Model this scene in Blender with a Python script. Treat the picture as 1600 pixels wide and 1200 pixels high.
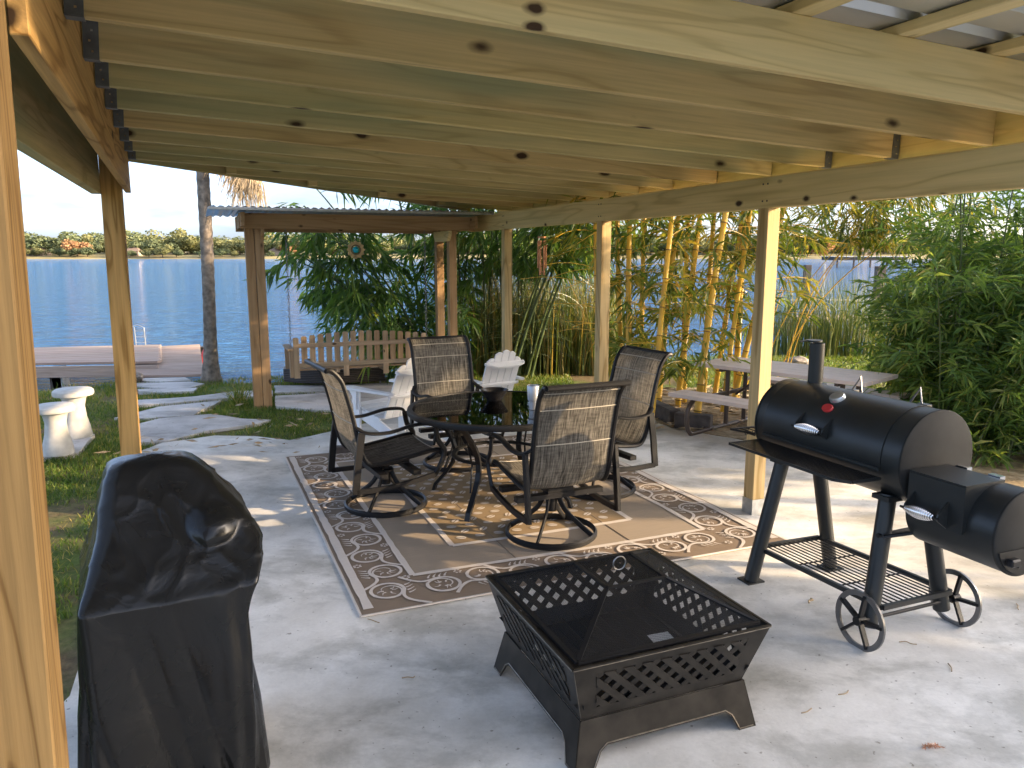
import bpy, bmesh, math, random
import numpy as np
from mathutils import Vector, Matrix, noise
random.seed(7); RNG = np.random.default_rng(11)
for o in list(bpy.data.objects): bpy.data.objects.remove(o)
SC = bpy.context.scene
COL = SC.collection
R = math.radians
# ---------------------------------------------------------------- camera, sky, sun, exposure
cam_d = bpy.data.cameras.new('camera'); cam = bpy.data.objects.new('camera', cam_d); COL.objects.link(cam)
CAM_H = 1.65
cam.location = (0, 0, CAM_H); cam.rotation_euler = (R(90 - 9.56), 0, 0)
cam_d.sensor_fit = 'HORIZONTAL'; cam_d.sensor_width = 36; cam_d.lens = 36 * 1203 / 1600
cam_d.clip_start = 0.05; cam_d.clip_end = 5000
SC.camera = cam
SUN_AZ, SUN_EL = 98.0, 16.5          # degrees right of the viewing direction, and above the horizon
world = bpy.data.worlds.new('World'); SC.world = world; world.use_nodes = True
wn = world.node_tree; wn.nodes.clear()
def wnode(t, **k):
    n = wn.nodes.new(t)
    for a, b in k.items(): setattr(n, a, b)
    return n
sky = wnode('ShaderNodeTexSky', sky_type='NISHITA', sun_disc=False)
sky.sun_elevation = R(SUN_EL); sky.sun_rotation = R(SUN_AZ); sky.air_density = 0.4; sky.dust_density = 2.8; sky.ozone_density = 0.6
tc = wnode('ShaderNodeTexCoord'); mp = wnode('ShaderNodeMapping'); mp.inputs['Scale'].default_value = (1.6, 1.6, 7.0); mp.inputs['Location'].default_value = (1.2, .9, .35)
nz = wnode('ShaderNodeTexNoise'); nz.inputs['Scale'].default_value = 1.7; nz.inputs['Detail'].default_value = 7; nz.inputs['Roughness'].default_value = .55
rp = wnode('ShaderNodeValToRGB'); rp.color_ramp.elements[0].position = .44; rp.color_ramp.elements[1].position = .62
nz2 = wnode('ShaderNodeTexNoise'); nz2.inputs['Scale'].default_value = 3.1; nz2.inputs['Detail'].default_value = 5
rp2 = wnode('ShaderNodeValToRGB'); rp2.color_ramp.elements[0].position = .46; rp2.color_ramp.elements[1].position = .72
rp2.color_ramp.elements[0].color = (.80, .95, 1.14, 1); rp2.color_ramp.elements[1].color = (2.4, 2.5, 2.5, 1)
mx = wnode('ShaderNodeMixRGB'); bg = wnode('ShaderNodeBackground'); bg.inputs['Strength'].default_value = 0.15
mu = wnode('ShaderNodeMath', operation='MULTIPLY'); mu.inputs[1].default_value = .92
out = wnode('ShaderNodeOutputWorld')
L = wn.links.new
L(tc.outputs['Generated'], mp.inputs[0]); L(mp.outputs[0], nz.inputs['Vector']); L(nz.outputs[0], rp.inputs[0])
L(mp.outputs[0], nz2.inputs['Vector']); L(nz2.outputs[0], rp2.inputs[0]); L(rp.outputs[0], mu.inputs[0]); L(mu.outputs[0], mx.inputs[0])
L(sky.outputs[0], mx.inputs[1]); L(rp2.outputs[0], mx.inputs[2]); L(mx.outputs[0], bg.inputs[0]); L(bg.outputs[0], out.inputs[0])
sun_d = bpy.data.lights.new('sun', 'SUN'); sun_d.energy = 2.0; sun_d.angle = R(0.6); sun_d.color = (1.0, 0.74, 0.45)
sun = bpy.data.objects.new('sun', sun_d); COL.objects.link(sun)
_sv = Vector((math.sin(R(SUN_AZ)) * math.cos(R(SUN_EL)), math.cos(R(SUN_AZ)) * math.cos(R(SUN_EL)), math.sin(R(SUN_EL))))
sun.rotation_euler = _sv.to_track_quat('Z', 'Y').to_euler(); sun.location = _sv * 40
SC.view_settings.view_transform = 'Standard'; SC.view_settings.look = 'None'; SC.view_settings.gamma = 1
SC.view_settings.exposure = 2.52
SC.view_settings.use_curve_mapping = False
SC.render.engine = 'CYCLES'
SC.cycles.max_bounces = 8; SC.cycles.diffuse_bounces = 4; SC.cycles.transparent_max_bounces = 16

# ---------------------------------------------------------------- frames of reference
YAW = 0.392                                   # patio cover, rug and furniture share this yaw
U = Vector((math.cos(YAW), math.sin(YAW), 0)); V = Vector((-math.sin(YAW), math.cos(YAW), 0))
def W(u, v, z=0.0): return U * u + V * v + Vector((0, 0, z))
_cp, _sp = math.cos(R(9.56)), math.sin(R(9.56))
def ground_at(px, py, z=0.0):                 # ground point seen at a spot measured in the photograph
    a = (px - 800) / 1203; b = -(py - 600) / 1203
    r = Vector((a, _cp + b * _sp, -_sp + b * _cp)); t = (z - CAM_H) / r.z
    return Vector((r.x * t, r.y * t, z))

# ---------------------------------------------------------------- helpers
def link(o, parent=None):
    COL.objects.link(o)
    if parent: o.parent = parent
    return o
def tag(o, label=None, cat=None, group=None, kind=None):
    if label: o['label'] = label
    if cat: o['category'] = cat
    if group: o['group'] = group
    if kind: o['kind'] = kind
    return o
def thing(name, label, cat, loc=(0, 0, 0), rz=0.0, group=None):
    o = bpy.data.objects.new(name, None); o.empty_display_size = .2; o.location = loc; o.rotation_euler = (0, 0, rz)
    return tag(link(o), label, cat, group)
def copy_tree(o, parent=None):
    c = o.copy(); COL.objects.link(c); c.parent = parent
    for ch in list(o.children): copy_tree(ch, c)
    return c
class MB:
    def __init__(s): s.v = []; s.f = []; s.a = []
    def add(s, verts, faces):
        n = len(s.v); s.v += [tuple(p) for p in verts]; s.f += [tuple(i + n for i in f) for f in faces]; return s
    def box(s, c, d, M=None):
        x, y, z = d[0] / 2, d[1] / 2, d[2] / 2
        p = [Vector((i, j, k)) for i in (-x, x) for j in (-y, y) for k in (-z, z)]
        if M is not None: p = [M @ q for q in p]
        p = [q + Vector(c) for q in p]
        return s.add(p, [(0, 1, 3, 2), (4, 6, 7, 5), (0, 4, 5, 1), (2, 3, 7, 6), (0, 2, 6, 4), (1, 5, 7, 3)])
    def bar(s, a, b, w, h, up=(0, 0, 1)):
        a, b = Vector(a), Vector(b); d = (b - a); Lg = d.length; x = d.normalized(); y = Vector(up).cross(x)
        if y.length < 1e-5: y = Vector((0, 1, 0)).cross(x)
        y.normalize(); z = x.cross(y)
        M = Matrix((x, y, z)).transposed()
        return s.box((a + b) / 2, (Lg, w, h), M)
    def tube(s, path, r, n=10, closed=False, caps=True, flat=None, up=None):
        path = [Vector(p) for p in path]; m = len(path); rings = []
        rr = r if isinstance(r, (list, tuple)) else [r] * m
        prev = None
        for i, p in enumerate(path):
            if closed: t = path[(i + 1) % m] - path[i - 1]
            else: t = path[min(i + 1, m - 1)] - path[max(i - 1, 0)]
            t.normalize()
            if up is not None:
                b = Vector(up); b = b - t * b.dot(t); b.normalize(); a = b.cross(t)
            else:
                if prev is None:
                    a = t.orthogonal().normalized()
                else:
                    a = prev - t * prev.dot(t); a.normalize()
                b = t.cross(a)
            prev = a
            ring = []
            for k in range(n):
                th = 2 * math.pi * (k + .5) / n
                ca, sa = math.cos(th), math.sin(th)
                if flat: q = p + a * (ca * flat[0]) + b * (sa * flat[1])
                else: q = p + (a * ca + b * sa) * rr[i]
                ring.append(q)
            rings.append(ring)
        base = len(s.v)
        for ring in rings: s.v += [tuple(q) for q in ring]
        for i in range(m if closed else m - 1):
            j = (i + 1) % m
            for k in range(n):
                l = (k + 1) % n
                s.f.append((base + i * n + k, base + i * n + l, base + j * n + l, base + j * n + k))
        if caps and not closed:
            s.f.append(tuple(base + k for k in reversed(range(n))))
            s.f.append(tuple(base + (m - 1) * n + k for k in range(n)))
        return s
    def lathe(s, prof, c=(0, 0, 0), n=24, M=None, cap=True):
        base = len(s.v); c = Vector(c); m = len(prof)
        for r, z in prof:
            for k in range(n):
                th = 2 * math.pi * k / n; q = Vector((r * math.cos(th), r * math.sin(th), z))
                if M is not None: q = M @ q
                s.v.append(tuple(q + c))
        for i in range(m - 1):
            for k in range(n):
                l = (k + 1) % n
                s.f.append((base + i * n + k, base + i * n + l, base + (i + 1) * n + l, base + (i + 1) * n + k))
        if cap:
            if prof[0][0] > 1e-4: s.f.append(tuple(base + k for k in reversed(range(n))))
            if prof[-1][0] > 1e-4: s.f.append(tuple(base + (m - 1) * n + k for k in range(n)))
        return s
    def prism(s, poly, h, M=None, c=(0, 0, 0)):
        n = len(poly); p = [Vector((x, y, z)) for z in (0, h) for x, y in poly]
        if M is not None: p = [M @ q for q in p]
        p = [q + Vector(c) for q in p]
        f = [tuple(reversed(range(n))), tuple(range(n, 2 * n))] + [(i, (i + 1) % n, n + (i + 1) % n, n + i) for i in range(n)]
        return s.add(p, f)
    def build(s, name, mat, parent=None, smooth=False, loc=None, rot=None, bevel=0, angle=40):
        me = bpy.data.meshes.new(name); me.from_pydata(s.v, [], s.f); me.update()
        if bevel or smooth:
            bm = bmesh.new(); bm.from_mesh(me)
            bmesh.ops.recalc_face_normals(bm, faces=bm.faces)
            if bevel:
                es = [e for e in bm.edges if len(e.link_faces) == 2 and e.calc_face_angle(0) > .6]
                bmesh.ops.bevel(bm, geom=es, offset=bevel, segments=1, affect='EDGES')
            if smooth:
                for f in bm.faces: f.smooth = True
                for e in bm.edges:
                    if len(e.link_faces) == 2 and e.calc_face_angle(0) > R(angle): e.smooth = False
            bm.to_mesh(me); bm.free()
        me.materials.append(mat)
        o = bpy.data.objects.new(name, me); link(o, parent)
        if loc is not None: o.location = loc
        if rot is not None: o.rotation_euler = rot
        return o
def board(name, mat, a, b, w, h, parent=None, up=(0, 0, 1), bevel=.003):
    """A sawn board of its own, its local X along its length (the grain follows it)."""
    a, b = Vector(a), Vector(b); d = b - a; x = d.normalized(); y = Vector(up).cross(x)
    if y.length < 1e-4: y = Vector((0, 1, 0)).cross(x)
    y.normalize(); z = x.cross(y)
    o = MB().box((0, 0, 0), (d.length, w, h)).build(name, mat, parent, bevel=bevel)
    M = Matrix((x, y, z)).transposed().to_4x4(); M.translation = (a + b) / 2
    o.matrix_local = M
    return o
def np_mesh(name, V_, F_, mat, parent=None, smooth=False, attr=None):
    """fast mesh from numpy arrays; attr: per-vertex scalar for colour variation"""
    V_ = np.asarray(V_, np.float32); F_ = np.asarray(F_, np.int32)
    me = bpy.data.meshes.new(name); n = F_.shape[1]
    me.vertices.add(len(V_)); me.vertices.foreach_set('co', V_.ravel())
    me.loops.add(F_.size); me.loops.foreach_set('vertex_index', F_.ravel())
    me.polygons.add(len(F_)); me.polygons.foreach_set('loop_start', np.arange(0, F_.size, n, dtype=np.int32))
    me.polygons.foreach_set('loop_total', np.full(len(F_), n, np.int32))
    if smooth: me.polygons.foreach_set('use_smooth', np.ones(len(F_), bool))
    me.update(calc_edges=True)
    if attr is not None:
        at = me.attributes.new('tone', 'FLOAT', 'POINT'); at.data.foreach_set('value', np.asarray(attr, np.float32))
    me.materials.append(mat)
    o = bpy.data.objects.new(name, me)
    return link(o, parent)

# ---------------------------------------------------------------- materials
def newmat(name):
    m = bpy.data.materials.new(name); m.use_nodes = True; nt = m.node_tree
    b = nt.nodes['Principled BSDF']; return m, nt, b
def N(nt, t, **k):
    n = nt.nodes.new(t)
    for a, b in k.items():
        if a in n.inputs.keys() if hasattr(n.inputs, 'keys') else False: n.inputs[a].default_value = b
        else: setattr(n, a, b)
    return n
def ramp(nt, fac, stops):
    r = nt.nodes.new('ShaderNodeValToRGB'); e = r.color_ramp.elements
    while len(e) < len(stops): e.new(.5)
    for el, (p, c) in zip(e, stops): el.position = p; el.color = (*c, 1) if len(c) == 3 else c
    nt.links.new(fac, r.inputs[0]); return r
def mixc(nt, fac, a, b, mode='MIX'):
    n = nt.nodes.new('ShaderNodeMixRGB'); n.blend_type = mode
    for i, x in ((0, fac), (1, a), (2, b)):
        if hasattr(x, 'links'): nt.links.new(x, n.inputs[i])
        elif isinstance(x, (int, float)): n.inputs[i].default_value = x
        else: n.inputs[i].default_value = (*x, 1)
    return n
def mapped(nt, scale, coord='Object', rnd=0.0, rot=(0, 0, 0)):
    t = nt.nodes.new('ShaderNodeTexCoord'); m = nt.nodes.new('ShaderNodeMapping')
    m.inputs['Scale'].default_value = scale; m.inputs['Rotation'].default_value = rot
    nt.links.new(t.outputs[coord], m.inputs[0])
    if rnd:
        oi = nt.nodes.new('ShaderNodeObjectInfo'); mm = nt.nodes.new('ShaderNodeMath'); mm.operation = 'MULTIPLY'; mm.inputs[1].default_value = rnd
        nt.links.new(oi.outputs['Random'], mm.inputs[0]); nt.links.new(mm.outputs[0], m.inputs['Location'])
    return m.outputs[0]
def noise_n(nt, vec, scale, detail=4, rough=.5, dist=0.0):
    n = nt.nodes.new('ShaderNodeTexNoise'); n.inputs['Scale'].default_value = scale; n.inputs['Detail'].default_value = detail
    n.inputs['Roughness'].default_value = rough; n.inputs['Distortion'].default_value = dist
    if vec is not None: nt.links.new(vec, n.inputs['Vector'])
    return n.outputs[0]
def bump(nt, b, h, strength=.3, dist=.01):
    n = nt.nodes.new('ShaderNodeBump'); n.inputs['Strength'].default_value = strength; n.inputs['Distance'].default_value = dist
    nt.links.new(h, n.inputs['Height']); nt.links.new(n.outputs[0], b.inputs['Normal'])
def plain(name, col, rough=.5, metal=0.0, var=.12, nscale=8.0, spec=.5, bmp=.0):
    m, nt, b = newmat(name); b.inputs['Roughness'].default_value = rough; b.inputs['Metallic'].default_value = metal
    b.inputs['Specular IOR Level'].default_value = spec
    f = noise_n(nt, mapped(nt, (1, 1, 1), rnd=9.0), nscale, 5)
    lo = tuple(c * (1 - var) for c in col); hi = tuple(min(1, c * (1 + var)) for c in col)
    r = ramp(nt, f, [(.3, lo), (.7, hi)]); nt.links.new(r.outputs[0], b.inputs['Base Color'])
    if bmp: bump(nt, b, f, bmp)
    return m
def wood(name, tones, dark=.62, knots=.115, rough=.75, ring=.5, green=0.0, kscale=(3.2, 6, 6), rings=34.0):
    """sawn lumber: a tone for each board, grain and growth rings along X, knots"""
    m, nt, b = newmat(name); b.inputs['Roughness'].default_value = rough; b.inputs['Specular IOR Level'].default_value = .25
    oi = nt.nodes.new('ShaderNodeObjectInfo')
    k = len(tones); tone = ramp(nt, oi.outputs['Random'], [((i + .5) / k, c) for i, c in enumerate(tones)])
    v = mapped(nt, (1, 1, 1), rnd=23.0)
    vg = nt.nodes.new('ShaderNodeMapping'); vg.inputs['Scale'].default_value = (1.6, 60, 60); nt.links.new(v, vg.inputs[0])
    fine = noise_n(nt, vg.outputs[0], 1.0, 5, .6)
    vr = nt.nodes.new('ShaderNodeMapping'); vr.inputs['Scale'].default_value = (.55, 6, 6); nt.links.new(v, vr.inputs[0])
    big = noise_n(nt, vr.outputs[0], 1.0, 2, .5, .6)
    wv = nt.nodes.new('ShaderNodeMath'); wv.operation = 'MULTIPLY'; wv.inputs[1].default_value = rings; nt.links.new(big, wv.inputs[0])
    sn = nt.nodes.new('ShaderNodeMath'); sn.operation = 'SINE'; nt.links.new(wv.outputs[0], sn.inputs[0])
    rg = ramp(nt, sn.outputs[0], [(.0, (1, 1, 1)), (.75, (.88, .86, .80)), (1.0, (.60, .54, .44))])
    c1 = mixc(nt, ring, tone.outputs[0], mixc(nt, 1.0, tone.outputs[0], rg.outputs[0], 'MULTIPLY').outputs[0])
    fr = ramp(nt, fine, [(.3, (dark,) * 3), (.62, (1, 1, 1))])
    c2 = mixc(nt, .75, c1.outputs[0], fr.outputs[0], 'MULTIPLY')
    last = c2.outputs[0]
    if green:
        gm = noise_n(nt, vr.outputs[0], .7, 3, .5, .3); gr = ramp(nt, gm, [(.45, (0, 0, 0)), (.62, (green,) * 3)])
        last = mixc(nt, gr.outputs[0], last, (.30, .33, .17)).outputs[0]
    if knots:
        vk = nt.nodes.new('ShaderNodeMapping'); vk.inputs['Scale'].default_value = kscale; nt.links.new(v, vk.inputs[0])
        vo = nt.nodes.new('ShaderNodeTexVoronoi'); vo.inputs['Scale'].default_value = 1.0; nd_ = nt.nodes.new('ShaderNodeTexNoise'); nd_.inputs['Scale'].default_value = 2.2; nd_.inputs['Detail'].default_value = 3; nt.links.new(vk.outputs[0], nd_.inputs['Vector'])
        nm_ = mixc(nt, .16, vk.outputs[0], nd_.outputs['Color'], 'ADD'); nt.links.new(nm_.outputs[0], vo.inputs['Vector'])
        kr = ramp(nt, vo.outputs['Distance'], [(knots * .75, (1, 1, 1)), (knots, (.55, .55, .55)), (knots * 1.45, (0, 0, 0))])
        last = mixc(nt, kr.outputs[0], last, (.055, .03, .014)).outputs[0]
    nt.links.new(last, b.inputs['Base Color']); bump(nt, b, fine, .25, .004)
    return m
def leafmat(name, stops, trans=.5, rough=.4, patch=3.0):
    m, nt, b = newmat(name); nt.nodes.remove(b); o = nt.nodes['Material Output']
    at = nt.nodes.new('ShaderNodeAttribute'); at.attribute_name = 'tone'
    f = noise_n(nt, mapped(nt, (1, 1, 1)), patch, 2)
    mm = nt.nodes.new('ShaderNodeMath'); mm.operation = 'MULTIPLY_ADD'; mm.inputs[1].default_value = .6; mm.inputs[2].default_value = -.3
    nt.links.new(f, mm.inputs[0]); ad = nt.nodes.new('ShaderNodeMath'); ad.operation = 'ADD'; ad.use_clamp = True
    nt.links.new(at.outputs['Fac'], ad.inputs[0]); nt.links.new(mm.outputs[0], ad.inputs[1])
    c = ramp(nt, ad.outputs[0], stops)
    d = nt.nodes.new('ShaderNodeBsdfPrincipled'); d.inputs['Roughness'].default_value = rough; d.inputs['Specular IOR Level'].default_value = .35
    t = nt.nodes.new('ShaderNodeBsdfTranslucent'); ms = nt.nodes.new('ShaderNodeMixShader'); ms.inputs[0].default_value = trans
    br = mixc(nt, 1.0, c.outputs[0], (1.5, 1.35, .55), 'MULTIPLY')
    nt.links.new(c.outputs[0], d.inputs['Base Color']); nt.links.new(br.outputs[0], t.inputs[0])
    nt.links.new(d.outputs[0], ms.inputs[1]); nt.links.new(t.outputs[0], ms.inputs[2]); nt.links.new(ms.outputs[0], o.inputs[0])
    return m

M = {}
M['pine'] = wood('new_pine', [(.76, .59, .28), (.80, .64, .33), (.74, .56, .26)], green=.18, dark=.80, knots=.095)
M['nearpost'] = wood('grainy_orange_post', [(.37, .22, .078), (.39, .235, .088)], dark=.50, ring=1.0, rings=75.0, kscale=(1.6, 5, 5), knots=.12)
M['postpine'] = wood('post_pine', [(.60, .43, .20), (.64, .47, .23)], green=.2, dark=.66, ring=.9, knots=.10, kscale=(2.4, 5, 5))
M['pine_orange'] = wood('orange_pine', [(.58, .35, .12), (.62, .38, .14)], dark=.58, ring=1.0, kscale=(1.6, 5, 5), knots=.10)
M['joist'] = wood('treated_joist', [(.68, .55, .24), (.64, .56, .27), (.66, .44, .19), (.66, .55, .26), (.70, .57, .28)], green=.7, dark=.70, knots=.115, kscale=(2.6, 5.5, 5.5))
M['cedar'] = wood('weathered_cedar', [(.38, .235, .115), (.42, .265, .135)], knots=.09, dark=.75)
M['greywood'] = wood('greyed_picket', [(.38, .27, .165), (.43, .32, .215), (.46, .28, .14), (.36, .28, .19)], knots=.07, ring=.35)
M['dockwood'] = wood('dock_plank', [(.40, .31, .25), (.46, .36, .30), (.42, .31, .25)], knots=0, ring=.3)
M['resin'] = plain('pinkish_resin_board', (.62, .52, .46), .6, var=.08)
M['iron'] = plain('black_powder_coat', (.008, .008, .009), .45, var=.2, spec=.32)
M['grill'] = plain('matte_black_steel', (.016, .018, .018), .40, var=.25, nscale=5, spec=.45)
M['grill_end'] = plain('dusty_black_steel', (.020, .020, .019), .7, var=.35, nscale=7, spec=.25)
M['chrome'] = plain('chrome', (.75, .75, .75), .18, 1.0, var=.03)
M['steel'] = plain('worn_steel', (.22, .22, .22), .35, .9, var=.2)
M['red'] = plain('red_badge', (.60, .04, .04), .4)
M['hanger'] = plain('dull_hanger_steel', (.13, .14, .14), .5, .4, var=.25, nscale=20)
M['galv'] = plain('galvanised_steel', (.50, .52, .53), .38, .85, var=.2, nscale=20)
M['roofmetal'] = plain('roof_sheet', (.60, .62, .63), .35, .7, var=.08, nscale=3)
M['bronze'] = plain('brushed_bronze_black', (.030, .026, .021), .38, .5, var=.5, nscale=12)
M['bronze_edge'] = plain('worn_edge', (.22, .19, .15), .4, .6, var=.4, nscale=25)
M['white'] = plain('white_paint', (.80, .80, .80), .5, var=.04)
M['stone'] = plain('white_cast_stone', (.56, .55, .52), .85, var=.14, nscale=14, bmp=.2)
M['paper'] = plain('white_paper', (.8, .8, .78), .8, var=.02)
M['wicker'] = None
M['bowl'] = plain('black_glaze', (.012, .012, .014), .25)
M['tumbler'] = plain('brushed_grey_steel', (.42, .44, .47), .35, .7)
M['copper'] = plain('copper_tube', (.55, .25, .12), .4, .6, var=.25, nscale=20)
M['ornament'] = plain('pale_brass', (.55, .40, .20), .45, .3, var=.3, nscale=30)
M['blueglass'] = plain('teal_glass', (.01, .35, .45), .1)
M['redplastic'] = plain('red_plastic', (.65, .05, .04), .5)
M['culm_gold'] = plain('golden_culm', (.75, .45, .05), .35, var=.25, nscale=3)
M['culm_green'] = plain('green_culm', (.07, .10, .035), .4, var=.4, nscale=3)
M['node'] = plain('culm_node', (.16, .09, .03), .7)
M['bark'] = plain('palm_bark', (.20, .165, .13), .9, var=.5, nscale=16, bmp=.8)
M['trunk'] = plain('tree_bark', (.12, .09, .07), .9, var=.3)
M['drygrass'] = plain('dry_frond', (.36, .27, .16), .8, var=.3)
M['timber'] = plain('dark_timber', (.075, .06, .05), .85, var=.5, nscale=9, bmp=.5)
M['rock'] = plain('rock', (.22, .19, .16), .9, var=.4, nscale=6, bmp=.6)
M['stucco'] = plain('house_wall', (.42, .33, .25), .9)
M['housewhite'] = plain('white_stucco', (.78, .77, .74), .9, var=.04, bmp=.2)
M['roof'] = plain('house_roof', (.24, .17, .13), .9)
M['window'] = plain('dark_window', (.04, .05, .06), .1)
M['brownpaint'] = plain('brown_tube', (.085, .06, .045), .45)
# concrete slab
def concrete(name, lo, mid, hi, sc=.9):
    m, nt, b = newmat(name); b.inputs['Roughness'].default_value = .82; b.inputs['Specular IOR Level'].default_value = .45
    v = mapped(nt, (1, 1, 1)); big = noise_n(nt, v, sc, 7, .62, .15); c = ramp(nt, big, [(.37, lo), (.49, mid), (.60, hi)])
    v2 = mapped(nt, (1.0, 1.5, 1), rot=(0, 0, .5)); st = noise_n(nt, v2, 2.0, 9, .66, .25)
    s2 = ramp(nt, st, [(.38, (.60, .60, .58)), (.53, (1, 1, 1))]); c2 = mixc(nt, .8, c.outputs[0], s2.outputs[0], 'MULTIPLY')
    fi = noise_n(nt, v, 60, 6, .7); s3 = ramp(nt, fi, [(.25, (.86, .86, .86)), (.6, (1, 1, 1))]); c3 = mixc(nt, .7, c2.outputs[0], s3.outputs[0], 'MULTIPLY')
    sp = noise_n(nt, v, 34, 2, .5); s4 = ramp(nt, sp, [(.27, (.42, .40, .36)), (.31, (1, 1, 1))]); c4 = mixc(nt, .8, c3.outputs[0], s4.outputs[0], 'MULTIPLY')
    nt.links.new(c4.outputs[0], b.inputs['Base Color']); bump(nt, b, fi, .25, .004); return m
M['concrete'] = concrete('patio_concrete', (.50, .475, .42), (.68, .655, .60), (.84, .82, .77))
M['pad'] = concrete('path_concrete', (.44, .42, .40), (.55, .53, .51), (.64, .62, .60), 1.4)
def groundmat():
    m, nt, b = newmat('lawn_and_dirt'); b.inputs['Roughness'].default_value = .95; b.inputs['Specular IOR Level'].default_value = .1
    v = mapped(nt, (1, 1, 1)); f = noise_n(nt, v, 1.1, 6, .6); g = noise_n(nt, v, 22, 5, .7)
    gc = ramp(nt, g, [(.3, (.07, .11, .028)), (.7, (.15, .19, .055))]); dc = ramp(nt, g, [(.3, (.10, .075, .045)), (.7, (.24, .18, .10))])
    k = ramp(nt, f, [(.44, (0, 0, 0)), (.58, (1, 1, 1))]); c = mixc(nt, k.outputs[0], gc.outputs[0], dc.outputs[0])
    nt.links.new(c.outputs[0], b.inputs['Base Color']); bump(nt, b, g, .6, .03); return m
M['ground'] = groundmat()
def sandmat():
    m, nt, b = newmat('sand_litter'); b.inputs['Roughness'].default_value = .95
    v = mapped(nt, (1, 1, 1)); g = noise_n(nt, v, 9, 8, .7); c = ramp(nt, g, [(.3, (.12, .085, .045)), (.5, (.30, .22, .12)), (.68, (.48, .39, .26))])
    nt.links.new(c.outputs[0], b.inputs['Base Color']); bump(nt, b, g, .8, .03); return m
M['litter'] = sandmat()
def watermat():
    m, nt, b = newmat('lake_water'); b.inputs['Base Color'].default_value = (.055, .19, .42, 1); b.inputs['Roughness'].default_value = .05
    b.inputs['IOR'].default_value = 1.33; b.inputs['Specular IOR Level'].default_value = .45
    v = mapped(nt, (.8, 1.9, 1)); a = noise_n(nt, v, 2.3, 5, .62, .4); v2 = mapped(nt, (.22, .6, 1)); c = noise_n(nt, v2, 1.6, 3, .5)
    s = nt.nodes.new('ShaderNodeMath'); s.operation = 'MULTIPLY_ADD'; s.inputs[1].default_value = 1.6; nt.links.new(c, s.inputs[0]); nt.links.new(a, s.inputs[2])
    bump(nt, b, s.outputs[0], 1.0, .45); return m
M['water'] = watermat()
def slingmat():
    m, nt, b = newmat('woven_sling'); b.inputs['Roughness'].default_value = .8; b.inputs['Specular IOR Level'].default_value = .15
    v = mapped(nt, (140, 9, 9), rnd=5.0); a = noise_n(nt, v, 1, 3, .6); v2 = mapped(nt, (14, 90, 90), rnd=5.0); c = noise_n(nt, v2, 1, 2, .6)
    mx = mixc(nt, .25, a, c); r = ramp(nt, mx.outputs[0], [(.34, (.042, .038, .033)), (.5, (.135, .122, .10)), (.66, (.27, .245, .205))])
    nt.links.new(r.outputs[0], b.inputs['Base Color']); t = nt.nodes.new('ShaderNodeBsdfTranslucent'); nt.links.new(r.outputs[0], t.inputs[0])
    ms = nt.nodes.new('ShaderNodeMixShader'); ms.inputs[0].default_value = .32; o = nt.nodes['Material Output']
    nt.links.new(b.outputs[0], ms.inputs[1]); nt.links.new(t.outputs[0], ms.inputs[2]); nt.links.new(ms.outputs[0], o.inputs[0]); return m
M['sling'] = slingmat()
M['seam'] = plain('pale_seam', (.42, .38, .31), .8)
def glassmat():
    m, nt, b = newmat('smoked_glass'); nt.nodes.remove(b); o = nt.nodes['Material Output']
    t = nt.nodes.new('ShaderNodeBsdfTransparent'); t.inputs[0].default_value = (.80, .81, .80, 1); g = nt.nodes.new('ShaderNodeBsdfGlossy'); g.inputs['Roughness'].default_value = .02
    n = noise_n(nt, mapped(nt, (1, 1, 1)), 5, 2); rr = ramp(nt, n, [(.3, (.9, .9, .9)), (.7, (1, 1, 1))]); nt.links.new(rr.outputs[0], g.inputs[0])
    fr = nt.nodes.new('ShaderNodeFresnel'); fr.inputs[0].default_value = 1.5; ms = nt.nodes.new('ShaderNodeMixShader')
    nt.links.new(fr.outputs[0], ms.inputs[0]); nt.links.new(t.outputs[0], ms.inputs[1]); nt.links.new(g.outputs[0], ms.inputs[2]); nt.links.new(ms.outputs[0], o.inputs[0]); return m
M['glass'] = glassmat()
def wiremesh(name, op, sc):
    m, nt, b = newmat(name); b.inputs['Base Color'].default_value = (.012, .012, .013, 1); b.inputs['Roughness'].default_value = .5
    o = nt.nodes['Material Output']; t = nt.nodes.new('ShaderNodeBsdfTransparent'); ms = nt.nodes.new('ShaderNodeMixShader')
    v = mapped(nt, (sc, sc, sc), rot=(.2, .3, .78)); ck = nt.nodes.new('ShaderNodeTexChecker'); ck.inputs['Scale'].default_value = 1; ck.inputs['Color1'].default_value = (op + .18,) * 3 + (1,); ck.inputs['Color2'].default_value = (op - .18,) * 3 + (1,)
    nt.links.new(v, ck.inputs[0]); nt.links.new(ck.outputs[0], ms.inputs[0]); nt.links.new(t.outputs[0], ms.inputs[1]); nt.links.new(b.outputs[0], ms.inputs[2]); nt.links.new(ms.outputs[0], o.inputs[0]); return m
M['mesh'] = wiremesh('spark_mesh', .42, 260)
M['meshdense'] = wiremesh('shelf_mesh', .78, 140)
def rugmat(name, c, c2):
    m, nt, b = newmat(name); b.inputs['Roughness'].default_value = .85; b.inputs['Specular IOR Level'].default_value = .15
    w = nt.nodes.new('ShaderNodeTexWave'); w.inputs['Scale'].default_value = 36; w.inputs['Distortion'].default_value = .4; w.bands_direction = 'Y'; nt.links.new(mapped(nt, (1, 1, 1)), w.inputs[0])
    n = noise_n(nt, mapped(nt, (3, 60, 1)), 2, 3); mm = mixc(nt, .5, w.outputs[0], n); r = ramp(nt, mm.outputs[0], [(.25, c), (.75, c2)])
    nt.links.new(r.outputs[0], b.inputs['Base Color']); bump(nt, b, w.outputs[0], .4, .003); return m
M['rug'] = rugmat('brown_mat_weave', (.27, .22, .165), (.36, .295, .225))
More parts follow.
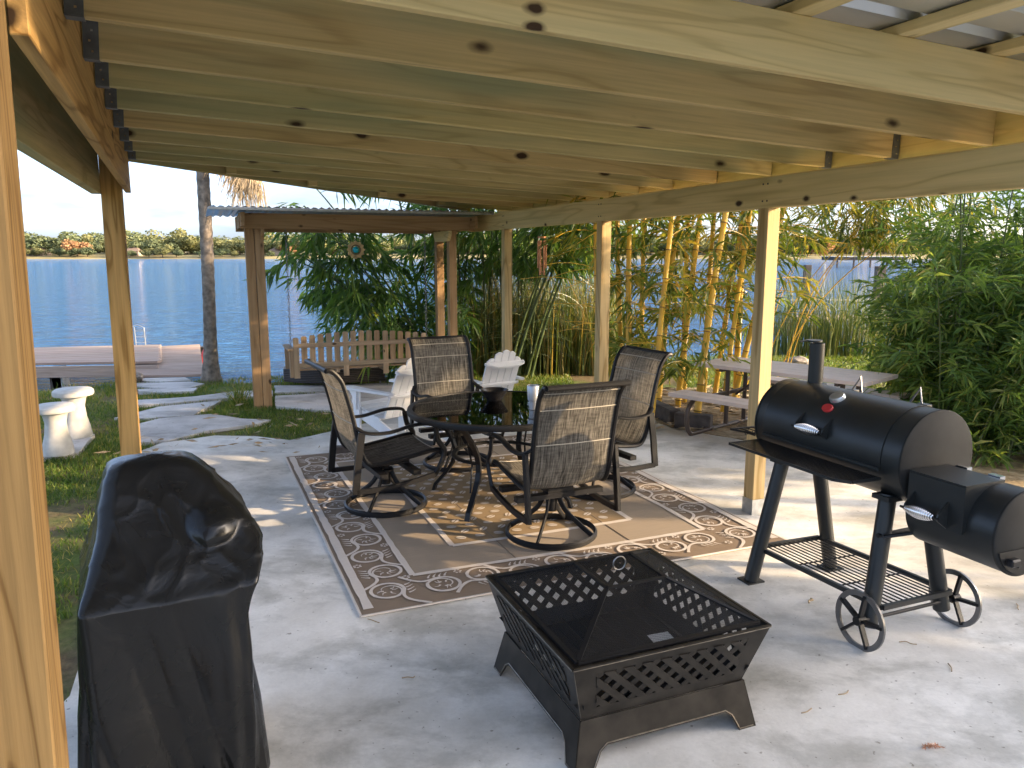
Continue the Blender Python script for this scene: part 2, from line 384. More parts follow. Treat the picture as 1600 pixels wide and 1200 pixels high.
M['rugdark'] = rugmat('dark_border_weave', (.20, .152, .108), (.265, .202, .148))
M['rugtan'] = rugmat('tan_field_weave', (.23, .165, .095), (.33, .24, .14))
M['rugprint'] = rugmat('cream_print', (.54, .48, .42), (.66, .60, .54))
def wickermat():
    m, nt, b = newmat('dark_wicker'); b.inputs['Roughness'].default_value = .5
    w = nt.nodes.new('ShaderNodeTexWave'); w.bands_direction = 'Z'; w.inputs['Scale'].default_value = 14; nt.links.new(mapped(nt, (1, 1, 1)), w.inputs[0])
    n = noise_n(nt, mapped(nt, (30, 30, 90)), 1, 3); mm = mixc(nt, .5, w.outputs[0], n); r = ramp(nt, mm.outputs[0], [(.3, (.012, .010, .009)), (.7, (.07, .055, .045))])
    nt.links.new(r.outputs[0], b.inputs['Base Color']); bump(nt, b, w.outputs[0], .7, .01); return m
M['wicker'] = wickermat()
def vinyl():
    m, nt, b = newmat('black_vinyl'); b.inputs['Base Color'].default_value = (.0075, .0078, .008, 1); b.inputs['Roughness'].default_value = .33; b.inputs['Specular IOR Level'].default_value = .36
    v = mapped(nt, (1, 1, 1)); n = noise_n(nt, v, 5.5, 4, .5, 1.2); f = noise_n(nt, v, 160, 2); r = ramp(nt, n, [(.3, (.20, .20, .20)), (.7, (.36, .36, .36))])
    nt.links.new(r.outputs[0], b.inputs['Roughness']); bump(nt, b, n, .22, .03); return m
M['vinyl'] = vinyl()
M['leaf_green'] = leafmat('bamboo_leaf_green', [(.1, (.042, .10, .034)), (.5, (.10, .20, .055)), (.82, (.19, .29, .075)), (1.0, (.42, .37, .10))])
M['leaf_gold'] = leafmat('bamboo_leaf_gold', [(.1, (.05, .10, .02)), (.45, (.15, .21, .04)), (.75, (.34, .31, .06)), (1.0, (.52, .33, .06))], .5)
M['leaf_bush'] = leafmat('bamboo_leaf_bush', [(.1, (.055, .12, .035)), (.5, (.13, .235, .06)), (.85, (.27, .36, .10)), (1.0, (.50, .45, .21))])
M['reed'] = leafmat('reed_blade', [(.1, (.06, .10, .035)), (.5, (.12, .16, .05)), (.8, (.26, .22, .08)), (1.0, (.42, .30, .13))], .35)
M['grass'] = leafmat('grass_blade', [(.1, (.05, .10, .02)), (.5, (.12, .20, .035)), (.8, (.22, .24, .06)), (1.0, (.42, .33, .14))], .4, patch=1.2)
M['tree_green'] = leafmat('tree_leaf_green', [(.1, (.07, .10, .055)), (.6, (.14, .17, .085)), (1.0, (.22, .24, .11))], .25, .8, .3)  # tree leaf colours are muted to stand in for distance haze
M['tree_olive'] = leafmat('tree_leaf_olive', [(.1, (.12, .135, .06)), (.6, (.22, .225, .095)), (1.0, (.31, .29, .13))], .25, .8, .3)
M['tree_orange'] = leafmat('tree_leaf_orange', [(.1, (.26, .15, .08)), (.6, (.38, .22, .11)), (1.0, (.44, .30, .16))], .25, .8, .3)
# ================================================================ THE SETTING
def shore_y(x):                               # where the lawn meets the water
    return np.interp(x, [-60, -9, -6, -3.5, 0, 3, 6, 12, 60], [7.0, 9.2, 10.0, 10.6, 11.6, 12.2, 12.9, 14.5, 20])
WATER_Z = -0.34
xs = np.concatenate([np.linspace(-900, -40, 14), np.linspace(-30, -10, 12), np.arange(-9, 12.01, .25), np.linspace(14, 40, 14), np.linspace(60, 900, 14)])
ys = np.concatenate([np.linspace(-300, -10, 10), np.linspace(-6, 2, 8), np.arange(2.25, 17, .25), np.linspace(18, 60, 14), np.linspace(80, 1200, 12)])
X, Y = np.meshgrid(xs, ys)
D = shore_y(X) - Y
Z = -0.02 + np.clip(D, -6, 0) * .32 - .10 * np.exp(-np.clip(D, 0, 9) / .45) + .012 * np.sin(X * 2.1 + Y) * np.cos(Y * 1.7 - X * .6)
Z = np.where(D < 0, np.minimum(Z, -.12 + D * .5), Z); Z = np.maximum(Z, -2.0)
inside = (Y < 9) & (X > -1.6) & (X < 5); Z = np.where(inside, np.minimum(Z, -.03), Z)
nx, ny = len(xs), len(ys)
idx = np.arange(nx * ny).reshape(ny, nx)
Fq = np.stack([idx[:-1, :-1], idx[:-1, 1:], idx[1:, 1:], idx[1:, :-1]], -1).reshape(-1, 4)
tag(np_mesh('ground', np.stack([X, Y, Z], -1).reshape(-1, 3), Fq, M['ground'], smooth=True), kind='structure')
tag(MB().add([(-900, -50, WATER_Z), (900, -50, WATER_Z), (900, 900, WATER_Z), (-900, 900, WATER_Z)], [(0, 1, 2, 3)]).build('water', M['water']), kind='structure')
def slab(name, pts, z0, z1, mat, parent=None, jitter=.03, seed=1):
    """poured concrete with a slightly wandering edge"""
    rr = random.Random(seed); P = []
    n = len(pts)
    for i in range(n):
        a, b = Vector(pts[i]).to_2d(), Vector(pts[(i + 1) % n]).to_2d(); k = max(1, int((b - a).length / .22))
        for j in range(k):
            q = a.lerp(b, j / k); P.append((q.x + rr.uniform(-jitter, jitter), q.y + rr.uniform(-jitter, jitter)))
    bm = bmesh.new(); f = bm.faces.new([bm.verts.new((x, y, z1)) for x, y in P])
    r = bmesh.ops.extrude_face_region(bm, geom=[f])
    for e in r['geom']:
        if isinstance(e, bmesh.types.BMVert): e.co.z = z0
    bmesh.ops.recalc_face_normals(bm, faces=bm.faces)
    me = bpy.data.meshes.new(name); bm.to_mesh(me); bm.free(); me.materials.append(mat)
    return link(bpy.data.objects.new(name, me), parent)
gp = lambda *q: ground_at(*q)
patio_px = [(112, 1090), (150, 890), (205, 712), (250, 692), (330, 681), (400, 681), (450, 688), (520, 673), (600, 655), (700, 640), (850, 632), (1000, 640), (1045, 668), (1120, 680), (1250, 704), (1400, 738), (1500, 770), (1600, 812)]
patio = [gp(*p) for p in patio_px] + [Vector((6, 3.4, 0)), Vector((6, -4, 0)), Vector((-1.75, -4, 0)), Vector((-1.65, 2.0, 0))]
tag(slab('patio', patio, -.12, 0.0, M['concrete'], jitter=.02), kind='structure')
tag(slab('litter_bed', [gp(1000, 640), gp(1045, 668), gp(1120, 680), gp(1250, 704), gp(1400, 738), gp(1500, 770), gp(1600, 812), Vector((6.5, 5, 0)), Vector((6.5, 7.4, 0)), gp(1300, 640), gp(1200, 612), gp(1100, 605), gp(960, 612)], -.1, .006, M['litter'], jitter=.05, seed=5), kind='structure')
pads = [[(175, 655), (205, 648), (250, 637), (345, 627), (335, 634), (300, 650), (230, 655)],
        [(214, 694), (214, 664), (250, 655), (330, 648), (380, 655), (420, 658), (400, 664), (330, 674), (260, 690)],
        [(213, 634), (212, 627), (300, 621), (370, 612), (425, 612), (425, 618), (330, 625), (260, 632)],
        [(214, 613), (214, 609), (290, 607), (310, 607), (305, 612), (260, 614)],
        [(212, 605), (214, 600), (300, 598), (318, 601), (298, 607), (240, 608)],
        [(212, 596), (225, 592), (290, 591), (300, 595), (250, 598)],
        [(430, 636), (432, 620), (520, 614), (600, 612), (690, 622), (600, 640), (500, 642)],
        [(428, 615), (430, 604), (600, 600), (700, 606), (700, 616), (560, 610)],
        [(72, 716), (72, 690), (138, 678), (152, 680), (122, 710)]]
for i, p in enumerate(pads):
    tag(slab('stepping_slab', [gp(*q) for q in p], -.06, .012, M['pad'], jitter=.02, seed=20 + i), kind='structure')

# ---------------------------------------------------------------- patio cover
pg = thing('patio_cover', 'large open pine patio cover with bare joists under a metal roof', 'patio cover', rz=YAW)
def uh(v): return -.29 - .0204 * (v - 2.68)
def jz(u): return 2.18 + .0425 * (3.226 - u)             # underside of the joists
BEAM_U = 3.23
board('beam', M['pine'], (BEAM_U + .038, 1.2, 2.017), (BEAM_U + .038, 9.2, 2.017), .076, .184, pg)
board('rim_board', M['joist'], (3.62, 1.3, 2.25), (3.62, 9.2, 2.25), .038, .184, pg)
for v in (1.75, 3.785, 5.83, 8.03):
    if v < 2: continue
    board('post', M['postpine'], (BEAM_U + .045, v + .045, -.01), (BEAM_U + .045, v + .045, 1.925), .092, .092, pg, up=(0, 1, 0))
    MB().box((BEAM_U + .045, v + .045, .05), (.098, .098, .10)).build('post_base', M['galv'], pg)
# left side: leaning near post, far post, header and outer beam
lp = MB(); s = .14
bu, tu, v0 = -.316, -.268, 1.60
for (z, u) in ((-.03, bu), (2.9, tu)):
    lp.v += [(u - s, v0, z), (u, v0, z), (u, v0 + s, z), (u - s, v0 + s, z)]
lp.f = [(3, 2, 1, 0), (4, 5, 6, 7), (0, 1, 5, 4), (1, 2, 6, 5), (2, 3, 7, 6), (3, 0, 4, 7)]
# stored along local X so that the grain runs up the post
lp.v = [(z, u, v) for (u, v, z) in lp.v]
o = lp.build('post', M['nearpost'], pg, bevel=.004); o.matrix_local = Matrix(((0, 1, 0, 0), (0, 0, 1, 0), (1, 0, 0, 0), (0, 0, 0, 1)))
ck = MB()
for (y_, z0_, z1_, x_) in ((0, .25, 1.25, .045), (0, .9, 1.9, .085), (0, -.02, .55, .07)):
    pts_ = [(bu + (tu - bu) * z_ / 2.9 - x_ + .004 * math.sin(z_ * 9) + .006 * (z_ - z0_), v0 - .0012, z_) for z_ in np.linspace(z0_, z1_, 16)]
    ck.tube(pts_, [.0004 + .0011 * math.sin(math.pi * i_ / 15) for i_ in range(16)], 4)
ck.build('drying_check', M['timber'], o)
o.children[0].matrix_parent_inverse = o.matrix_local.inverted()
board('post', M['pine_orange'], (-.485, 6.10, -.03), (-.462, 6.10, 2.45), .128, .128, pg, up=(0, 1, 0))
hdr = board('header', M['pine_orange'], (uh(1.94) - .019, 1.94, 2.28), (uh(6.45) - .019, 6.45, 2.28), .038, .37, pg)
board('outer_beam', M['joist'], (-.58, 1.30, 2.30), (-.56, 6.06, 2.30), .06, .49, pg)
JV = [2.13, 2.68, 3.22, 3.70, 4.22, 4.80, 5.36, 5.87, 6.38, 6.95, 7.50, 8.10, 8.72]
def diag_u(v): return uh(6.45) + (v - 6.45) / (9.15 - 6.45) * (3.2 - uh(6.45))
for i, v in enumerate(JV):
    ul = uh(v) + .004 if v < 6.45 else diag_u(v) + .03
    if i == 0: ul = -.6
    ur = 3.598
    a, b = (ul, v, jz(ul) + .092), (ur, v, jz(ur) + .092)
    j = board('joist', M['pine'] if i == 0 else M['joist'], a, b, .040, .184, pg)
    Lh = (Vector(b) - Vector(a)).length / 2
    for e in (-1, 1):
        if (e < 0 and (v > 6.45 or i == 0)) or (e > 0 and i not in (2, 3)): continue
        hg = MB(); hx = e * (Lh - .028)
        for sy in (-1, 1): hg.box((hx, sy * .0225, -.02), (.05, .003, .145))
        hg.box((hx, 0, -.0945), (.05, .048, .003))
        hg.build('joist_hanger', M['hanger'], j)
        sc_ = MB()
        for sy in (-1, 1):
            for k in range(4): sc_.box((hx + .004 * (-1) ** k, sy * .0245, -.07 + k * .035), (.007, .003, .007))
        sc_.build('hanger_nail', M['chrome'], j)
# board closing the slanted far end, with a block where each joist lands on it
a = (uh(6.45), 6.45, jz(uh(6.45)) + .088); b = (3.22, 9.16, jz(3.22) + .088)
board('end_board', M['joist'], a, b, .038, .20, pg)
for v in JV[9:]:
    u = diag_u(v); board('cleat', M['pine'], (u + .03, v - .06, jz(u) + .07), (u + .11, v - .06, jz(u) + .07), .085, .15, pg)
# purlins and the ribbed roof
for u in np.arange(-.45, 3.8, .47):
    vend = 9.1 if u > 3.2 else (6.45 + (u - uh(6.45)) / (3.2 - uh(6.45)) * 2.7 if u > uh(6.45) else 6.4)
    z = jz(u) + .184 + .020
    board('purlin', M['pine'], (u, 1.47, z), (u, vend, z), .088, .038, pg)
rf = MB(); prof = []; v = 1.40
while v < 9.15:
    for dv, dz in ((0, 0), (.15, 0), (.17, .028), (.205, .028), (.225, 0)):
        if v + dv < 9.2: prof.append((v + dv, dz))
    v += .23
for (v, dz) in prof:
    ul = -.62 if v < 6.5 else diag_u(v) - .25
    for u in (ul, 3.82): rf.v.append((u, v, jz(u) + .184 + .042 + dz))
for i in range(len(prof) - 1): rf.f.append((2 * i, 2 * i + 1, 2 * i + 3, 2 * i + 2))
rf.build('roof_sheet', M['roofmetal'], pg)
# nail heads on the beam over each post
for v in (3.82, 5.87, 8.07):
    nl = MB()
    for dv in (-.02, .02):
        for dz in (-.05, .05): nl.box((BEAM_U - .001, v + dv, 2.017 + dz), (.004, .010, .010))
    nl.build('nail_heads', M['timber'], pg)
for (vv, zz) in ((1.97, 2.22), (1.98, 2.31)):
    MB().box((uh(vv) + .002, vv + .05, zz), (.006, .018, .022)).build('bolt_plate', M['galv'], pg)

# ---------------------------------------------------------------- swing frame with corrugated roof
sw = thing('swing_frame', 'brown timber swing frame with corrugated roof at the water edge', 'swing frame', W(0, 0), YAW)
SV, SV2 = 8.78, 9.28
for (u, v) in ((.600, SV), (.698, SV), (2.86, SV), (2.86, SV2)):
    board('post', M['cedar'], (u, v, -.03), (u, v, 2.06), .092, .092, sw, up=(0, 1, 0))
board('front_beam', M['cedar'], (.50, SV - .066, 2.0), (3.12, SV - .066, 2.0), .04, .16, sw)
board('back_beam', M['cedar'], (.50, SV2 + .066, 1.98), (3.12, SV2 + .066, 1.98), .04, .16, sw)
for u in (.53, 3.08): board('end_beam', M['cedar'], (u, SV - .25, 2.01), (u, SV2 + .25, 1.99), .04, .14, sw)
for u in (.71, 2.79):
    p = MB().prism([(-.30, .05), (.30, .05), (.30, .0), (.24, -.07), (-.24, -.07), (-.30, .0)], .04)
    o = p.build('cleat', M['pine'] if u > 2 else M['cedar'], sw, bevel=.003); o.matrix_local = Matrix(((0, 0, 1, u), (1, 0, 0, (SV + SV2) / 2 - .05), (0, 1, 0, 1.87), (0, 0, 0, 1)))
cr = MB(); m = 110; u0, u1 = .20, 3.24
for i in range(m + 1):
    u = u0 + (u1 - u0) * i / m; z = .012 * math.sin(2 * math.pi * u / .076)
    cr.v += [(u, SV - .42, 2.125 + z), (u, SV2 + .55, 2.09 + z)]
for i in range(m): cr.f.append((2 * i, 2 * i + 2, 2 * i + 3, 2 * i + 1))
cr.build('corrugated_roof', M['galv'], sw, smooth=True)
board('edge_trim', M['galv'], (.20, SV - .425, 2.103), (3.24, SV - .425, 2.103), .006, .028, sw)
# hanging bench
sb = thing('porch_swing', 'weathered picket-back porch swing hanging on chains', 'porch swing', W(0, 0), YAW)
n = 17; bu0, bu1 = 1.03, 2.60; BV = SV + .27
for i in range(n):
    u = bu0 + .03 + (bu1 - bu0 - .06) * i / (n - 1); arch = .055 * math.sin(math.pi * i / (n - 1))
    low = .24 if i in (0, 6, 11, 16) else .37
    pk = MB(); h = .71 + arch
    pk.prism([(low, -.032), (low, .032), (h - .012, .032), (h, .02), (h, -.02), (h - .012, -.032)], .018)
    o = pk.build('picket', M['greywood'], sb, bevel=.002)
    o.matrix_local = Matrix(((0, 1, 0, u), (0, 0, 1, BV + (.0 if i not in (0, 6, 11, 16) else -.022)), (1, 0, 0, 0), (0, 0, 0, 1)))
board('rail', M['greywood'], (bu0, BV - .012, .615), (bu1, BV - .012, .615), .022, .05, sb)
board('rail', M['greywood'], (bu0 + .05, BV - .012, .385), (bu1, BV - .012, .385), .022, .05, sb)
for k in range(6): board('seat_slat', M['greywood'], (bu0, BV + .06 + k * .085, .33), (bu1, BV + .06 + k * .085, .33), .07, .02, sb)
for u in (bu0 - .02, bu1 + .02):
    board('arm', M['greywood'], (u, BV - .02, .57), (u, BV + .52, .57), .08, .025, sb)
    board('arm_post', M['greywood'], (u, BV + .01, .25), (u, BV + .01, .56), .05, .05, sb)
    board('arm_post', M['greywood'], (u, BV + .48, .29), (u, BV + .48, .56), .05, .05, sb)
    ch = MB(); z = .56; k = 0
    while z < 1.93:
        pts = []
        for t in range(8):
            th = 2 * math.pi * t / 8; a_, c_ = .011 * math.cos(th), .024 * math.sin(th)
            pts.append((u + (a_ if k % 2 else 0), BV + .03 + (0 if k % 2 else a_), z + c_))
        ch.tube(pts, .0035, 5, closed=True); z += .036; k += 1
    ch.build('chain', M['steel'], sb)
for u in (bu0 + .5, bu0 + 1.05): board('seat_brace', M['greywood'], (u, BV, .305), (u, BV + .5, .305), .04, .05, sb)
# ---------------------------------------------------------------- lounge base beyond the swing
wk = thing('wicker_lounge', 'low dark wicker lounge base behind the swing', 'lounge', W(1.75, 9.95), YAW)
poly = [(-.55, -.10), (-.2, -.32), (.48, -.30), (.48, .45), (-.35, .45), (-.72, .30), (-.74, .08)]
MB().prism(poly, .17, c=(0, 0, .05)).build('wicker_base', M['wicker'], wk, bevel=.01)
MB().prism([(x * .93, y * .93) for x, y in poly], .03, c=(0, 0, .223)).build('seat_top', M['resin'], wk, bevel=.008)
for (x, y) in ((-.2, -.26), (.42, -.25), (-.6, .15), (.42, .4)): MB().lathe([(.014, 0), (.018, .05)], (x, y, 0), 8).build('foot', M['chrome'], wk)

# ---------------------------------------------------------------- dock, palm, stools
dk = thing('dock', 'weathered grey plank dock reaching into the lake', 'dock')
d0 = gp(212, 592); d1 = gp(318, 590); f0 = gp(212, 543, .12); f1 = gp(312, 538, .12)
npl = 26
for i in range(npl):
    t0, t1 = i / npl, (i + .93) / npl
    a = d0.lerp(f0, t0); b = d1.lerp(f1, t0); c = d1.lerp(f1, t1); d = d0.lerp(f0, t1)
    pm = [(a + d) / 2 - (b - a) * .22, (b + c) / 2]
    z = .03 + .08 * (i / npl)
    board('plank', M['dockwood'], (pm[0].x, pm[0].y, z), (pm[1].x, pm[1].y, z), (a - d).length, .035, dk)
e0 = gp(-40, 548, .12); e1 = gp(250, 541, .12); g0 = gp(-40, 572, .12); g1 = gp(250, 568, .12)
for i in range(9):
    a = e0.lerp(g0, i / 9); b = e1.lerp(g1, i / 9); board('plank', M['dockwood'], (a.x, a.y, .12), (b.x, b.y, .12), (e0 - g0).length / 9 * .94, .035, dk)
board('fascia', M['dockwood'], (g0.x, g0.y - .06, .03), (g1.x, g1.y - .06, .03), .04, .16, dk)
for px, mt in ((83, 'timber'), (97, 'stone')):
    q = gp(px, 572, .1); board('pile', M[mt], (q.x, q.y + .1, -1.0), (q.x + (.12 if mt == 'stone' else 0) * -1, q.y + .1, .08), .16, .16, dk, up=(0, 1, 0))
for (px, py) in ((215, 545), (312, 541)):
    q = gp(px, py, .1); board('pile', M['timber'], (q.x, q.y + .1, -1.2), (q.x, q.y + .1, .08), .14, .14, dk, up=(0, 1, 0))
q = gp(213, 541, .12)
ld = thing('dock_ladder', 'pale tubular ladder rails standing on the dock edge', 'ladder', q)
for dx in (0, .16):
    MB().tube([(dx, .1, -.5), (dx, 0, 0), (dx, -.02, .32), (dx - .1, -.02, .36), (dx - .2, -.02, .34)], .009, 8).build('rail', M['galv'], ld, smooth=True)
for z in (.06, .16, .26): MB().bar((0, -.01, z), (.16, -.01, z), .012, .012).build('rung', M['galv'], ld)
q = gp(317, 552, .12); rb = thing('red_dock_hoop', 'red plastic loop hanging at the dock corner', 'hoop', (q.x, q.y, 0))
MB().tube([(.03 * math.sin(t) + .05 * math.cos(t) * .2, -.1 * math.cos(t), .0 + .17 * math.sin(t)) for t in np.linspace(0, 2 * math.pi, 14)[:-1]], .022, 8, closed=True).build('loop', M['redplastic'], rb, smooth=True)
pb = gp(333, 592)
pl = thing('palm_tree', 'tall grey palm trunk with dry hanging fronds by the dock', 'palm tree', pb)
pp, rr = [], []
for i in range(61):
    t = i / 60; z = -.1 + 4.9 * t; pp.append((-.03 + .11 * t + .02 * math.sin(t * 5), 0, z)); rr.append(.078 + .075 * math.exp(-max(0, z + .05) / .22) + .006 * (i % 2))
MB().tube(pp, rr, 16).build('trunk', M['bark'], pl, smooth=True, angle=70)
fr = []; Vv, Ff, At = [], [], []
for k in range(22):
    az = random.uniform(0, 6.28) if k > 11 else random.uniform(-.8, .5); ln = random.uniform(1.2, 2.0); pth = []
    for i in range(12):
        t = i / 11; out_ = ln * (.40 * t if k < 12 else .9 * t); zz = 3.30 + (.2 * t - .95 * t * t * (1 if k < 12 else .5)) + (.8 if k >= 12 else 0)
        pth.append(Vector((math.cos(az) * out_ + .05, math.sin(az) * out_ * .6, zz)))
    for i in range(1, 12):
        for s_ in (-1, 1):
            for rep in range(4):
                p = pth[i].lerp(pth[i - 1], random.random()); side = Vector((-math.sin(az), math.cos(az), 0)) * s_
                tip = p + side * random.uniform(.1, .3) + Vector((random.uniform(-.1, .1), 0, -random.uniform(.25, .6)))
                w_ = Vector((.008, .006, 0)); n0 = len(Vv); Vv += [p - w_, p + w_, tip]; Ff.append((n0, n0 + 1, n0 + 2)); At += [random.uniform(.6, 1)] * 3
np_mesh('frond', [tuple(v) for v in Vv], Ff, M['drygrass'], pl)
for nm, (px, py), lab, hh, rs in (('pedestal', (92, 711), 'white cast stone garden pedestal nearest the big left post', .47, 1.0), ('pedestal', (121, 684), 'taller looking white stone pedestal farther out on the lawn', .47, 1.06)):
    q = gp(px, py); st = thing('garden_pedestal', lab, 'pedestal', q, group='garden pedestals')
    MB().lathe([(.125, 0.012), (.13, .03), (.12, .10), (.095, .20), (.085, .30), (.10, .37), (.12, .395)], n=28).build('stem', M['stone'], st, smooth=True)
    MB().lathe([(.12, .395), (.165, .402), (.172, .42), (.168, .445), (.15, .46), (.0, .462)], n=28).build('cap', M['stone'], st, smooth=True)
    st.scale = (rs * .93, rs * .93, rs * .93)
# ================================================================ FURNITURE
# ---------------------------------------------------------------- rug
RW, RL = 2.48, 3.05
rg = thing('outdoor_rug', 'brown and cream scroll-bordered outdoor mat under the table', 'rug', W(.625, 3.33), YAW)
def wav(x, y): return .004 + .004 * math.sin(x * 2.6 + .8) * math.sin(y * 1.9) + .003 * math.sin(y * 7 + x)
def sheet(x0, y0, x1, y1, dz, mat, name, nseg=.06):
    mb = MB(); nx_ = max(1, int((x1 - x0) / nseg)); ny_ = max(1, int((y1 - y0) / nseg))
    for j in range(ny_ + 1):
        for i in range(nx_ + 1):
            x = x0 + (x1 - x0) * i / nx_; y = y0 + (y1 - y0) * j / ny_; mb.v.append((x, y, wav(x, y) + dz + .006))
    for j in range(ny_):
        for i in range(nx_):
            a = j * (nx_ + 1) + i; mb.f.append((a, a + 1, a + nx_ + 2, a + nx_ + 1))
    return mb.build(name, mat, rg, smooth=True)
ru = MB(); sheet(0, 0, RW, RL, 0, M['rugdark'], 'border_field')
sheet(.34, .34, RW - .34, RL - .34, .0015, M['rug'], 'middle_band')
sheet(.66, .66, RW - .66, RL - .66, .003, M['rugtan'], 'centre_field')
# bound edge
ed = MB()
for (a, b) in (((0, 0), (RW, 0)), ((RW, 0), (RW, RL)), ((RW, RL), (0, RL)), ((0, RL), (0, 0))):
    pts = [Vector((*a, 0)).lerp(Vector((*b, 0)), t / 40) for t in range(41)]
    ed.tube([(p.x, p.y, wav(p.x, p.y) + .003) for p in pts], .006, 6, flat=(.008, .005), up=(0, 0, 1))
ed.build('bound_edge', M['rugprint'], rg, smooth=True)
pr = MB()
def ribbon(pts, w, dz=.0052, taper=False):
    pts = [Vector((p[0], p[1], 0)) for p in pts]; n0 = len(pr.v); m_ = len(pts)
    for i, p in enumerate(pts):
        t = pts[min(i + 1, m_ - 1)] - pts[max(i - 1, 0)]
        nrm = Vector((-t.y, t.x, 0)); nrm = nrm.normalized() if nrm.length > 0 else Vector((1, 0, 0))
        ww = w / 2 * ((1 - i / (m_ - 1)) * .8 + .2 if taper else 1) * random.uniform(.85, 1.15)
        for s_ in (-1, 1):
            q = p + nrm * ww * s_; pr.v.append((q.x, q.y, wav(q.x, q.y) + dz + .006))
    for i in range(m_ - 1): pr.f.append((n0 + 2 * i, n0 + 2 * i + 1, n0 + 2 * i + 3, n0 + 2 * i + 2))
def line(a, b, w):
    k = max(2, int((Vector(b) - Vector(a)).length / .06)); ribbon([Vector((*a, 0)).lerp(Vector((*b, 0)), i / k) for i in range(k + 1)], w)
for inset, w_ in ((.045, .045), (.335, .034), (.655, .034)):
    a, b, c, d = (inset, inset), (RW - inset, inset), (RW - inset, RL - inset), (inset, RL - inset)
    for p, q in ((a, b), (b, c), (c, d), (d, a)):
        if inset < .1 and p[1] == q[1]: continue      # the short ends have no cream stripe
        line(p, q, w_)
def scroll(o, ax, Ln, ay):
    """vine scroll along one side: o origin, ax direction along, ay direction across"""
    per = Ln / round(Ln / .235); kk = int(round(Ln / per)); T = lambda s_, t: (o[0] + ax[0] * s_ + ay[0] * t, o[1] + ax[1] * s_ + ay[1] * t)
    for i in range(kk):
        sg = -1 if i % 2 == 0 else 1; cx, cy = (i + .5) * per, sg * .022; rr_ = .082
        # big curl, closing on itself with an inner turn
        ribbon([T(cx + rr_ * (1 - .0 * t) * math.cos(a_), cy + rr_ * math.sin(a_)) for a_, t in [(sg * (-math.pi * .62) + sg * 5.6 * t, t) for t in np.linspace(0, 1, 26)]], .017)
        ribbon([T(cx + rr_ * (.98 - .62 * t) * math.cos(sg * (-math.pi * .62 + 5.6) + sg * 4.0 * t), cy + rr_ * (.98 - .62 * t) * math.sin(sg * (-math.pi * .62 + 5.6) + sg * 4.0 * t)) for t in np.linspace(0, 1, 16)], .014, taper=True)
        # stem sweeping over to the next curl
        x0, y0 = cx + rr_ * math.cos(sg * -math.pi * .62), cy + rr_ * math.sin(sg * -math.pi * .62)
        ribbon([T(x0 + (-per * .72) * t, y0 + (cy * -2.0 - y0 - sg * .10) * t + sg * .05 * math.sin(math.pi * t)) for t in np.linspace(0, 1, 10)], .017)
        for q in range(6):
            th = random.uniform(0, 6.28); bx, by = cx + .022 * math.cos(th), cy + .022 * math.sin(th)
            ribbon([T(bx, by), T(bx + .017 * math.cos(th + .5), by + .017 * math.sin(th + .5)), T(bx + .036 * math.cos(th), by + .036 * math.sin(th))], .011, taper=True)
        for q in range(6):
            fx = cx + per * .5 + .017 * math.cos(q * 1.047); fy = -sg * .100 + .017 * math.sin(q * 1.047); ribbon([T(fx - .006, fy), T(fx + .006, fy)], .012)
        for q in range(4):
            fx = cx + per * (-.25 + .13 * q); ribbon([T(fx, -sg * .070), T(fx + .010, -sg * .092), T(fx + .026, -sg * .112)], .012, taper=True)
m_ = .195
scroll((m_, .08), (0, 1), RL - .16, (1, 0)); scroll((RW - m_, .08), (0, 1), RL - .16, (-1, 0))
scroll((.34, m_), (1, 0), RW - .68, (0, 1)); scroll((.34, RL - m_), (1, 0), RW - .68, (0, -1))
tag(pr.build('scroll_print', M['rugprint'], rg), kind='stuff')
pr = MB(); row = 0; y = .75
while y < RL - .72:
    x = .74 + (.055 if row % 2 else 0)
    while x < RW - .72:
        th = random.uniform(-.5, .3) + (.9 if row % 2 else -.2)
        for s_ in (-1, 1):
            n0 = len(pr.v); ca, sa = math.cos(th), math.sin(th); pts = [(.031 * math.cos(t), s_ * (.0035 + .017 * math.sin(t))) for t in np.linspace(0, math.pi, 9)]
            for (lx, ly) in pts: qx, qy = x + lx * ca - ly * sa, y + lx * sa + ly * ca; pr.v.append((qx, qy, wav(qx, qy) + .0122))
            pr.f.append(tuple(range(n0, n0 + 9)) if s_ > 0 else tuple(reversed(range(n0, n0 + 9))))
        x += .118
    y += .092; row += 1
tag(pr.build('leaf_print', M['rugprint'], rg), kind='stuff')
for x in (RW * .37, RW * .66):
    MB().tube([(x + .004 * math.sin(y * 4), y, wav(x, y) + .0095) for y in np.linspace(.1, RL - .1, 30)], .003, 5, flat=(.004, .0015), up=(0, 0, 1)).build('fold_crease', M['rugdark'], rg)

